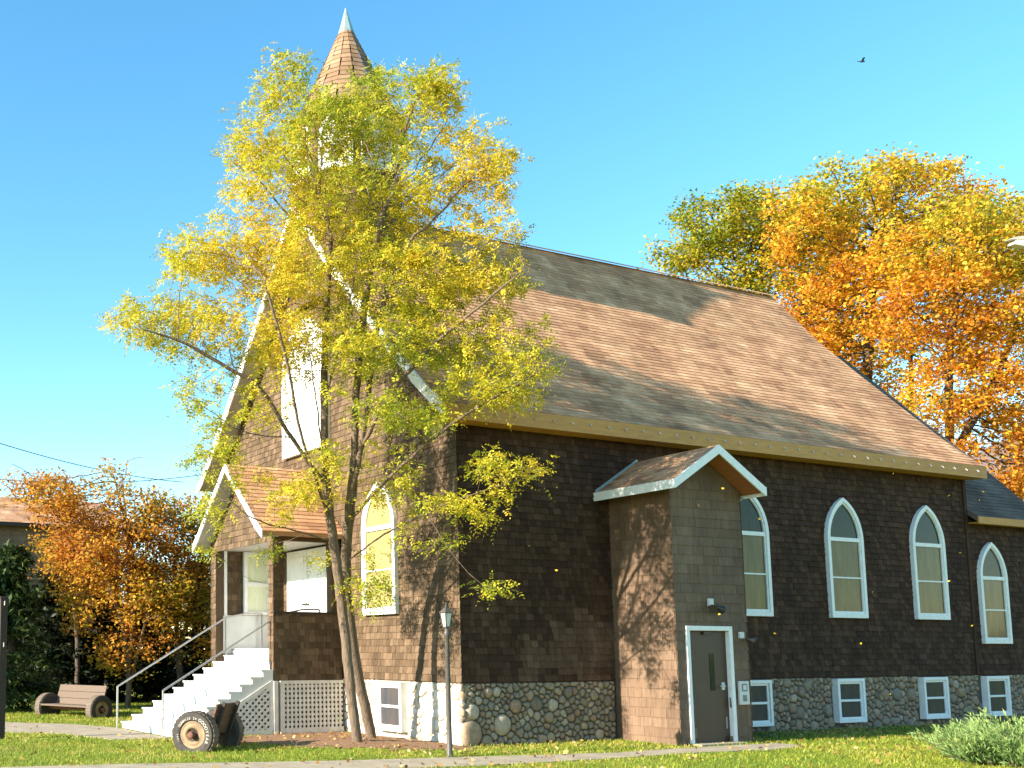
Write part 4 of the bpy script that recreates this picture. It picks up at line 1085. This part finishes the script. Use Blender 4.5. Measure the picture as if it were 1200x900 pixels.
# ---- left background
H1 = ground_at(150, 31.8); H2 = ground_at(215, 33); H3 = ground_at(90, 33.5)
big_tree('ornamental_tree', H1, 'rust-orange leaved tree with pale forked stems behind the tyre bench', [
    lobe(120, 650, 31.8, 50, 45, 1.4, .9), lobe(160, 620, 31.8, 40, 40, 1.2, .6), lobe(165, 690, 31.8, 55, 45, 1.4, .32), lobe(105, 700, 31.8, 45, 40, 1.2, .2), lobe(150, 755, 31.8, 60, 35, 1.2, .05), lobe(85, 595, 31.8, 45, 28, 1., .5), lobe(125, 575, 31.8, 24, 35, .8, .2), lobe(45, 575, 31.8, 30, 22, .9, .2)],
    M['leaf_rust'], 3000, .13, .11, 15, .085, bark='bark', seed=31, lumpy=.7, hue=hue_m(.5, .25, .9), spread=.2, hmax=3, rtip=.006,
    fork=[[H1-np.array((0,0,.2))]+limb_px((152, 790, 31.8), (146, 740, 31.8), (130, 690, 31.8), (110, 640, 31.8)), limb_px((153, 800, 31.8), (165, 750, 31.8), (178, 700, 31.8), (170, 640, 31.8)), limb_px((152, 780, 31.8), (158, 700, 31.8), (150, 620, 31.8), (128, 540, 31.8))])
big_tree('ornamental_tree', H2, 'golden brown tree with dense round crown close to the left of the porch', [
    lobe(205, 625, 33, 40, 45, 1.6, 1.0), lobe(235, 650, 33, 32, 50, 1.5, .7), lobe(200, 690, 33, 45, 45, 1.5, .6), lobe(240, 720, 33, 25, 50, 1.3, .4)],
    M['leaf_rust'], 3000, .13, .115, 15, .10, bark='barkdark', seed=32, lumpy=.7, hue=hue_m(.36, .25, .9, 1.), spread=.22, hmax=3, rtip=.006,
    fork=[[H2-np.array((0,0,.2))]+limb_px((210, 780, 33), (206, 720, 33), (205, 650, 33)), limb_px((210, 760, 33), (232, 690, 33), (240, 640, 33))])
big_tree('ornamental_tree', H3, 'small copper-leaved tree in front of the shingled house wall', [
    lobe(78, 640, 34, 26, 40, 1.0, .35), lobe(58, 575, 34, 24, 20, 1., .2), lobe(95, 665, 34, 30, 40, 1.0, .4)],
    M['leaf_rust'], 2800, .14, .12, 13, .08, bark='barkdark', seed=33, lumpy=.7, hue=hue_m(.6, .2, .9, 2.), spread=.22, hmax=3, rtip=.006,
    fork=[[H3-np.array((0,0,.2))]+limb_px((92, 760, 34), (86, 690, 34), (75, 630, 34))])
def evergreen(base, h, r, label, mat, n, seed, name='evergreen_tree', group=None):
    rng = np.random.default_rng(seed); base = np.array(base, float); root = empty(name, base, label, 'tree', group)
    mb = MB(); mb.smooth = True; mb.tube([base-np.array((0,0,.2)), base+np.array((.03, .02, h*.5)), base+np.array((0, 0, h*.96))], [.14, .08, .015], 8)
    nb = int(h*26); C = []; 
    for k in range(nb):
        z = h*(.04+.94*rng.random()**.85); a = rng.random()*2*math.pi; ln = r*(1-z/h)**.75*rng.uniform(.7, 1.15)+.12
        tip = np.array((math.cos(a)*ln, math.sin(a)*ln, -.18*ln+.1)); p0 = base+np.array((0, 0, z))
        mb.tube([p0, p0+tip*.5+np.array((0, 0, .05)), p0+tip], [.02, .012, .004], 4, False)
        m_ = max(4, int(n/nb)); t_ = rng.random(m_)**.7
        C.append(p0+tip*t_[:, None]+rng.normal(size=(m_, 3))*np.array((.13, .13, .07))*(.5+t_[:, None]))
    mb.build('trunk', M['barkdark'], root)
    C = np.concatenate(C); Ln = rng.uniform(.12, .30, len(C))
    V = leaf_quads(C, Ln, Ln*.42, rng, .35, .35)
    quads_object('foliage', V, np.stack([np.clip(rng.normal(.5, .25, len(C)), 0, 1), rng.random(len(C))], 1), [mat], root)
    return root
evergreen(ground_at(12, 31), 4.75, 1.65, 'bushy green evergreen with feathery sprays at the left edge', M['needle'], 9000, 41)
k = 0
for px, dep, h, r, lab in ((-60, 33, 5.6, 2.0, 'unseen dark hemlock past the left picture edge, added to shade the trees'), (62, 35, 4.4, 1.9, 'dark hemlock behind the left end of the far tyre bench'),  # first hemlock is unseen, added to cast shade on the rust-leaved trees
                           (118, 36, 4.6, 1.9, 'dark hemlock behind the right end of the far tyre bench'), (172, 37, 4.7, 2.0, 'dark hemlock behind the forked rust-orange tree'), (226, 38, 4.8, 2.0, 'dark hemlock nearest to the church porch')):
    k += 1; evergreen(ground_at(px, dep) if px > 0 else (-15.2, -8.6, G), h, r, lab, M['darkneedle'], 14000, 50+k, 'hemlock_tree', 'dark hemlocks behind the lawn')
# leafless treetops beyond the house
for px, dep, top_, lab, sd_ in ((40, 75, 545, 'leafless grey tree beyond the house roof, at the left edge', 61), (150, 80, 540, 'leafless grey tree beyond the rust-orange tree', 62)):
    b_ = ground_at(px, dep)
    big_tree('bare_tree', b_, lab, [lobe(px, top_+35, dep, 45, 40, 3, 1), lobe(px+30, top_+50, dep, 40, 30, 3, .6), lobe(px-30, top_+55, dep, 35, 30, 3, .5)], None, 260, .45, .2, 0, .2, bark='barkpale', seed=sd_, top=7, rtip=.012)

# ---- neighbouring house
hb = MB(); HX = -38.
HP = Plane((HX, 0, 0), (0,1,0), (0,0,1), (1,0,0))
hb.box((HX-8, -14, G), (HX-.03, 7.0, 7.2), (.3, .5))
shingles(hb, HP, [(-4, 1), (7.0, 1), (7.0, 7.2), (-4, 7.2)], e=.26, wmin=.25, wmax=.5, off=-.03, thick=.04)
HO = empty('house', (HX-4, -3, G), 'brown shingled house with low tan roof behind the trees at the left edge', 'house')
hb.build('wall', M['siding'], HO)
f = MB()
f.prism([(HX+.4, -14.4, 7.1), (HX-4, -14.4, 9.0), (HX-8.4, -14.4, 7.1), (HX-8.4, -14.4, 7.0), (HX+.4, -14.4, 7.0)], (0, 21.8, 0), (.4, .5))
course_roof(f, [(HX+.4, 7.1), (HX-4, 9.02)], -8, 7.4, e=.2, tab=.5)
f.build('roof', M['roof'], HO)
f = MB(); f.box((HX+.401, -14.4, 6.92), (HX+.44, 7.4, 7.12)); f.build('eave_board', M['darkwood'], HO)

# ------------------------------------------------------------------ street lamp post by the corner
lp = onp = None
def ongr(px, py, z=G):
    d = ray(px, py); k = (z-CAM_P[2])/d[2]; return CAM_P+d*k
b_ = ongr(527, 887); LX, LY = b_[0], b_[1]
LPO = empty('lamp_post', (LX, LY, G), 'slim old-fashioned lamp post with a four-sided lantern near the church corner', 'lamp post')
f = MB(); f.smooth = True; f.lathe([(.062, -.1), (.062, .02), (.05, .04), (.043, .5), (.040, 1.95), (.052, 1.97), (.052, 2.02), (.034, 2.05), (.034, 2.10)], (LX, LY, G), n=14); f.build('post', M['post'], LPO)
f = MB(); z0 = G+2.10
def fr4(r, z):
    r = r*.66; z = G+2.10+(z-z0)*.8
    return [(LX+r*sx, LY+r*sy, z) for sx, sy in ((-1,-1),(1,-1),(1,1),(-1,1))]
f.prism(fr4(.062, z0), (0, 0, .02))
lo, hi = fr4(.062, z0+.02), fr4(.105, z0+.30)
for a, b in zip(lo, hi): f.bar(a, b, .014, .014, (0, 1, 0))
f.prism(fr4(.115, z0+.30), (0, 0, .014))
f.add(fr4(.135, z0+.312)+fr4(.03, z0+.42), [(0, 1, 5, 4), (1, 2, 6, 5), (2, 3, 7, 6), (3, 0, 4, 7), (3, 2, 1, 0), (4, 5, 6, 7)])
f.lathe([(.02, .334), (.028, .35), (.02, .365), (.01, .38), (.014, .395), (.004, .42)], (LX, LY, z0), n=10)
LA = f.build('lantern', M['post'], LPO)
f = MB(); a, b = fr4(.056, z0+.022), fr4(.098, z0+.298); f.add(a+b, [(0, 1, 5, 4), (1, 2, 6, 5), (2, 3, 7, 6), (3, 0, 4, 7), (4, 5, 6, 7)]); f.build('lantern_glass', M['glass_lamp'], LA)

# ------------------------------------------------------------------ tyre benches
def text_mesh(ch, size):
    cu = bpy.data.curves.new('t', 'FONT'); cu.body = ch; cu.size = size; cu.align_x = 'CENTER'; cu.extrude = .0015; cu.offset = size*.006
    ob = bpy.data.objects.new('t', cu); COL.objects.link(ob); dg = bpy.context.evaluated_depsgraph_get()
    me = bpy.data.meshes.new_from_object(ob.evaluated_get(dg)); bpy.data.objects.remove(ob); bpy.data.curves.remove(cu)
    vs = [tuple(v.co) for v in me.vertices]; fs = [tuple(p.vertices) for p in me.polygons]; bpy.data.meshes.remove(me); return vs, fs
def tyre(par, c, axis, Rt, wd, words=()):
    """tyre centred at c, axis = outward face direction"""
    ax = np.array(axis, float); ax /= np.linalg.norm(ax)
    f = MB(); f.smooth = True
    h = wd/2
    f.lathe([(.58*Rt, -h*.8), (.80*Rt, -h*.98), (.93*Rt, -h*.9), (.985*Rt, -h*.72)], c, ax, 40)
    f.cur = 1; f.lathe([(.985*Rt, -h*.72), (1.0*Rt, -h*.5), (1.0*Rt, h*.5), (.985*Rt, h*.72)], c, ax, 40)
    for k in range(30):                                            # tread lugs
        a = 2*math.pi*k/30; q = Vector(ax.tolist()).to_track_quat('Z', 'Y').to_matrix(); rd = np.array(q @ Vector((math.cos(a), math.sin(a), 0))); tg = np.cross(ax, rd)
        p = np.array(c)+rd*Rt*1.0
        f.smooth = False; f.bar(p-ax*h*.75, p+ax*h*.75, .06, .012, rd); f.smooth = True
    f.cur = 0; f.lathe([(.985*Rt, h*.72), (.93*Rt, h*.9), (.90*Rt, h*.93), (.88*Rt, h*.90), (.80*Rt, h*.98), (.66*Rt, h*.95), (.60*Rt, h*.86), (.585*Rt, h*.7)], c, ax, 40)
    t = f.build('tyre', [M['tyre'], M['tyretread']], par)
    f = MB(); f.smooth = True
    f.lathe([(.60*Rt, -h*.6), (.60*Rt, h*.80), (.57*Rt, h*.84), (.53*Rt, h*.78), (.42*Rt, h*.86), (.30*Rt, h*.92), (.28*Rt, h*.70), (.22*Rt, h*.66), (.2*Rt, h*.6)], c, ax, 32)
    rm = f.build('rim', M['rim'], t)
    f = MB(); f.smooth = True; f.lathe([(.15*Rt, h*.3), (.15*Rt, h*1.5), (.13*Rt, h*1.6), (.05*Rt, h*1.6)], c, ax, 16); f.build('hub', M['rust'], t)
    if words:
        X = np.cross((0, 0, 1.), ax); X /= np.linalg.norm(X); Z = np.cross(ax, X)     # X to the right as seen from outside
        for word, mid, size, track in words:
            f = MB()
            for i, ch in enumerate(word):
                a = R(mid)-(i-(len(word)-1)/2)*R(track); vs, fs = text_mesh(ch, size)
                rdv = X*math.cos(a)+Z*math.sin(a); tgv = X*math.sin(a)-Z*math.cos(a); o_ = np.array(c)+rdv*Rt*.665+ax*h*.955
                f.add([o_+tgv*x+rdv*y+ax*(z+.002) for x, y, z in vs], fs)
            f.build('lettering', M['letter'], t)
    return t
def tyre_bench(pa, pb, face, label, words=(), sink=.12, Rt=.40, mat='plank', slats=3):
    """pa, pb: ground points of the two tyres; face: direction the sitter looks"""
    pa, pb = np.array(pa, float), np.array(pb, float); ax = pa-pb; Ln = np.linalg.norm(ax); ax /= Ln
    root = empty('tyre_bench', (pa+pb)/2, label, 'bench')
    up = np.array((0, 0, Rt-sink))
    tyre(root, pa+up, ax, Rt, .27, words); tyre(root, pb+up, -ax, Rt, .27)
    a, b = pb+ax*.10, pa-ax*.10
    fc = np.array(face, float); fc -= ax*(fc@ax); fc /= np.linalg.norm(fc); z = np.array((0, 0, 1.))
    f = MB()
    for k in range(3): f.bar(a+fc*(.26-.165*k)+z*.28, b+fc*(.26-.165*k)+z*.28, .155, .045, z)
    f.build('seat', M[mat], root, bevel=.006)
    f = MB(); bd = (-fc*.32+z).astype(float); bd /= np.linalg.norm(bd); bn = np.cross(ax, bd)
    for k in range(slats):
        o_ = -fc*.22+z*.36+bd*(.185*k)
        f.bar(a+o_, b+o_, .04, .178, bd)
    f.build('backrest', M[mat], root, bevel=.006)
    for s_, p in ((1, a+ax*.15), (-1, b-ax*.15)):
        f = MB(); f.bar(p-fc*.17+z*.06, p-fc*.17+z*.06+bd*.8-fc*.03, .06, .06, ax); f.build('support', M['darkwood'], root)
    f = MB(); f.tube([pa+up, pb+up], .05, 10); f.build('axle', M['rust'], root)
    return root
n_, f_ = ongr(229, 880), ongr(262, 875.5)
t1 = np.array((n_[0], n_[1], G)); t2 = t1+np.array((-.70, .83, 0))
tyre_bench(t1, t2, (-.8, -.55, 0), 'bench of two big old tyres and brown boards, seen end-on by the stairs',
           [('GOODYEAR', 18, .078, 12), ('GUMWISE', 124, .058, 8), ('24', 80, .055, 8), ('1000', 192, .045, 8)], mat='brownplank')
l_, r_ = ongr(56, 837), ongr(116, 841)
tyre_bench((r_[0], r_[1], G), (l_[0], l_[1], G), (.7, -.9, 0), 'bench of two old tyres and pale grey boards, far across the lawn', sink=.17, Rt=.37)

# ------------------------------------------------------------------ dark post at the left edge
p = ongr(0.5, 866); PX_, PY_ = p[0], p[1]
PP = empty('wooden_post', (PX_, PY_, G), 'dark wooden post standing in the lawn at the left picture edge', 'post')
f = MB(); f.box((PX_-.07, PY_-.07, G-.2), (PX_+.07, PY_+.07, G+2.75)); f.prism([(PX_-.08, PY_-.08, G+2.75), (PX_+.08, PY_-.08, G+2.75), (PX_+.08, PY_+.08, G+2.75), (PX_-.08, PY_+.08, G+2.75)], (0, 0, .04)); f.build('shaft', M['darkwood'], PP, bevel=.008)
for z in (2.62, 1.8):
    f = MB(); f.tube([(PX_+.07, PY_, G+z), (PX_+.11, PY_, G+z), (PX_+.11, PY_, G+z+.08)], .012, 6); f.build('hook', M['metal'], PP)

# ------------------------------------------------------------------ overhead cables
def cable(p0, p1, sag, label):
    f = MB(); q = []
    for k in range(25):
        s = k/24; q.append(np.array(p0)*(1-s)+np.array(p1)*s-np.array((0, 0, sag*4*s*(1-s))))
    f.smooth = True; f.tube(q, .02, 5); tag(f.build('overhead_cable', M['wire']), label, 'cable', 'overhead cables on the left')
cable(at_depth(-120, 478, 40), at_depth(215, 565, 62), .5, 'upper thin cable sloping down to the right above the left trees')
cable(at_depth(-120, 545, 55), at_depth(300, 545, 62), 1.0, 'lower thin cable running level just over the left house roof')

# ------------------------------------------------------------------ street light head at the right edge, bird
SL = at_depth(1193, 283, 24)
sb = at_depth(1262, 762, 24); SLO = empty('street_light', (sb[0], sb[1], G), 'cream street light head reaching in at the right edge before the maples', 'street light')
f = MB(); f.smooth = True; f.tube([(sb[0], sb[1], G-.2), (sb[0], sb[1], SL[2]-.3), (sb[0]-.1, sb[1]-.2, SL[2]+.15), tuple(SL+RGT*.35+np.array((0, 0, .06)))], [.09, .07, .05, .03], 10); f.build('pole', M['metal'], SLO)
f = MB(); f.prism([SL-RGT*.10+np.array((0,0,-.06)), SL+RGT*.42+np.array((0,0,-.16)), SL+RGT*.42+np.array((0,0,.04)), SL-RGT*.02+np.array((0,0,.05))], FWD*.22); f.build('lamp_head', M['cream'], SLO, bevel=.02)
f = MB(); f.prism([SL-RGT*.16+np.array((0,0,.055)), SL+RGT*.45+np.array((0,0,.045)), SL+RGT*.45+np.array((0,0,.16)), SL-RGT*.02+np.array((0,0,.12))], FWD*.24); f.build('hood', M['soffit'], SLO)
bp = at_depth(1010, 72, 60); f = MB(); f.smooth = True
f.lathe([(.005, -.16), (.05, -.08), (.065, 0), (.045, .1), (.03, .14), (.005, .2)], bp, RGT, 8)
for s_ in (1, -1): f.add([bp-RGT*.06, bp+RGT*.08, bp+RGT*.02+FWD*.3*s_+np.array((0,0,.12)), bp-RGT*.1+FWD*.28*s_+np.array((0,0,.10))], [(0, 1, 2, 3)])
f.add([bp-RGT*.14-FWD*.03, bp-RGT*.14+FWD*.03, bp-RGT*.27+FWD*.05, bp-RGT*.27-FWD*.05], [(0, 1, 2, 3)])
tag(f.build('bird', M['bird']), 'tiny dark bird flying high in the blue sky', 'bird')

# ------------------------------------------------------------------ juniper shrub, lower right
jc = np.array((6.0, 6.35, G)); rng = np.random.default_rng(77)
J = empty('juniper_shrub', jc, 'spreading pale green juniper shrub with feathery tips in the lower right corner', 'shrub')
mb = MB(); mb.smooth = True; C = []; Dr = []; T = []
for k in range(330):
    a = rng.random()*2*math.pi; rr = rng.random()**.5; o = jc+np.array((math.cos(a)*rr*1.0, math.sin(a)*rr*1.25, 0))
    lean = .45+.75*rng.random(); ln = rng.uniform(.42, .86)*(1.12-.35*rr)
    a2 = a+rng.normal()*.5; d = np.array((math.cos(a2)*lean, math.sin(a2)*lean, 1.0-.3*rr)); d /= np.linalg.norm(d)
    p1 = o+d*ln*.5; p2 = o+d*ln+np.array((math.cos(a2), math.sin(a2), -.1))*.1*ln
    mb.tube([o-np.array((0,0,.03)), p1, p2], [.012, .008, .003], 4, False)
    m_ = 95; t_ = rng.uniform(.15, 1.02, m_); P = o+d*ln*t_[:, None]+np.array((math.cos(a2), math.sin(a2), -.1))*.1*ln*(t_[:, None]**2)
    dd = d*1.0+rng.normal(size=(m_, 3))*.42; dd /= np.linalg.norm(dd, axis=1)[:, None]
    C.append(P+rng.normal(size=(m_, 3))*.03); Dr.append(dd); T.append(np.clip(.25+.45*t_+rng.normal(size=m_)*.1+(.35 if rng.random() < .02 else 0), 0, 1))
mb.build('stem', M['barkdark'], J)
C, Dr, T = np.concatenate(C), np.concatenate(Dr), np.concatenate(T); Ln = rng.uniform(.06, .13, len(C))[:, None]
s_ = np.cross(Dr, rng.normal(size=Dr.shape)); s_ /= np.linalg.norm(s_, axis=1)[:, None]
V = np.stack([C, C+Dr*Ln*.5+s_*Ln*.09, C+Dr*Ln, C+Dr*Ln*.5-s_*Ln*.09], 1); ok = V[:, :, 2].min(1) > G
quads_object('foliage', V[ok], np.stack([T, rng.random(len(C))], 1)[ok], [M['juniper']], J)

# ------------------------------------------------------------------ grass, fallen and falling leaves
def inside(P, poly):
    x, y = P[:, 0], P[:, 1]; c = np.zeros(len(P), bool); n = len(poly)
    for i in range(n):
        x0, y0 = poly[i]; x1, y1 = poly[i-1]
        if y0 != y1: c ^= ((y0 > y) != (y1 > y)) & (x < (x1-x0)*(y-y0)/(y1-y0)+x0)
    return c
def gzv(P): return G+.09*np.exp(-((P[:, 0]+1.1)**2+(P[:, 1]+1.4)**2)/1.69)
rng = np.random.default_rng(5)
def lawn_points(n, blocked=True):
    P = np.stack([rng.uniform(-22, 8, n), rng.uniform(-11, 20, n)], 1)
    x, y, z = to_px(np.column_stack([P, np.full(n, G)]))
    k = (x > -30) & (x < 1230) & (z > 6) & (y < 935)
    k &= ~((P[:, 0] < -.0) & (P[:, 0] > -10.3) & (P[:, 1] > 0)) & ~((P[:, 0] > -7.1) & (P[:, 0] < -4) & (P[:, 1] > -4)) & ~((P[:, 0] > -.1) & (P[:, 0] < 1.5) & (P[:, 1] > 3.75) & (P[:, 1] < 5.66))
    if blocked: k &= ~inside(P, PATH1) & ~inside(P, PATH2) & ~inside(P, MULCH)
    return P[k]
P = lawn_points(560000); P = P[:150000]
h = rng.uniform(.025, .07, len(P)); a = rng.random(len(P))*2*math.pi; w_ = rng.uniform(.004, .009, len(P))
dist = np.linalg.norm(P-CAM_P[:2], axis=1); w_ *= np.clip(dist/14, 1, 2.2)
z0 = gzv(P)-.004; ln = rng.normal(size=(len(P), 2))*.025
V = np.zeros((len(P), 3, 3)); V[:, 0] = np.column_stack([P[:, 0]-np.cos(a)*w_, P[:, 1]-np.sin(a)*w_, z0]); V[:, 1] = np.column_stack([P[:, 0]+np.cos(a)*w_, P[:, 1]+np.sin(a)*w_, z0]); V[:, 2] = np.column_stack([P+ln, z0+h])
pn = np.array([mnoise.fractal(Vector((p[0]*.8, p[1]*.8, 3.)), 1., 2., 4) for p in P])
tt = np.clip(.45+.55*pn+.12*np.sin(P[:, 0]*.9+1)*np.sin(P[:, 1]*.7)+rng.normal(size=len(P))*.2, 0, 1)
tag(quads_object('grass', V, np.stack([tt, rng.random(len(P))], 1), [M['grass']], None, 3), kind='stuff')
P = lawn_points(26000, False)
wt = np.exp(-((P[:, 0]+1)**2+(P[:, 1]+1.2)**2)/14)+np.exp(-((P[:, 0]-1.5)**2+(P[:, 1]-9)**2)/16)*.9+.10
P = P[rng.random(len(P)) < wt*.5]
C = np.column_stack([P, gzv(P)+rng.uniform(.02, .05, len(P))]); Ln = rng.uniform(.04, .11, len(C))
V = leaf_quads(C, Ln, Ln*.7, rng, 0., .6); V[:, :, 2] = np.maximum(V[:, :, 2], gzv(P)[:, None]+.016)
tag(quads_object('fallen_leaves', V, np.stack([rng.random(len(C)), rng.random(len(C))], 1), [M['litter']]), kind='stuff')
first = None
for px, py, dep in ((1047, 555, 21), (1112, 581, 22), (1152, 576, 22), (1148, 586, 22), (1125, 648, 21), (1112, 681, 21), (1006, 646, 19), (1022, 694, 20), (908, 742, 19), (1009, 754, 20), (847, 572, 17), (819, 592, 17), (843, 720, 18), (652, 571, 17), (652, 668, 17), (620, 640, 16), (890, 608, 18), (1043, 813, 20), (1139, 733, 21)):
    p = at_depth(px, py, dep)
    if first is None:
        V = leaf_quads(np.zeros((1, 3)), np.array([.055]), np.array([.038]), rng); o = first = quads_object('falling_leaf', V, np.array([[.9, .9]]), [M['leaf_yellow']])
    else: o = first.copy(); COL.objects.link(o)
    o.location = p; o.rotation_euler = (random.random()*6, random.random()*6, random.random()*6)
    tag(o, 'small yellow leaf falling through the air before the dark church wall', 'falling leaf', 'leaves falling before the wall')
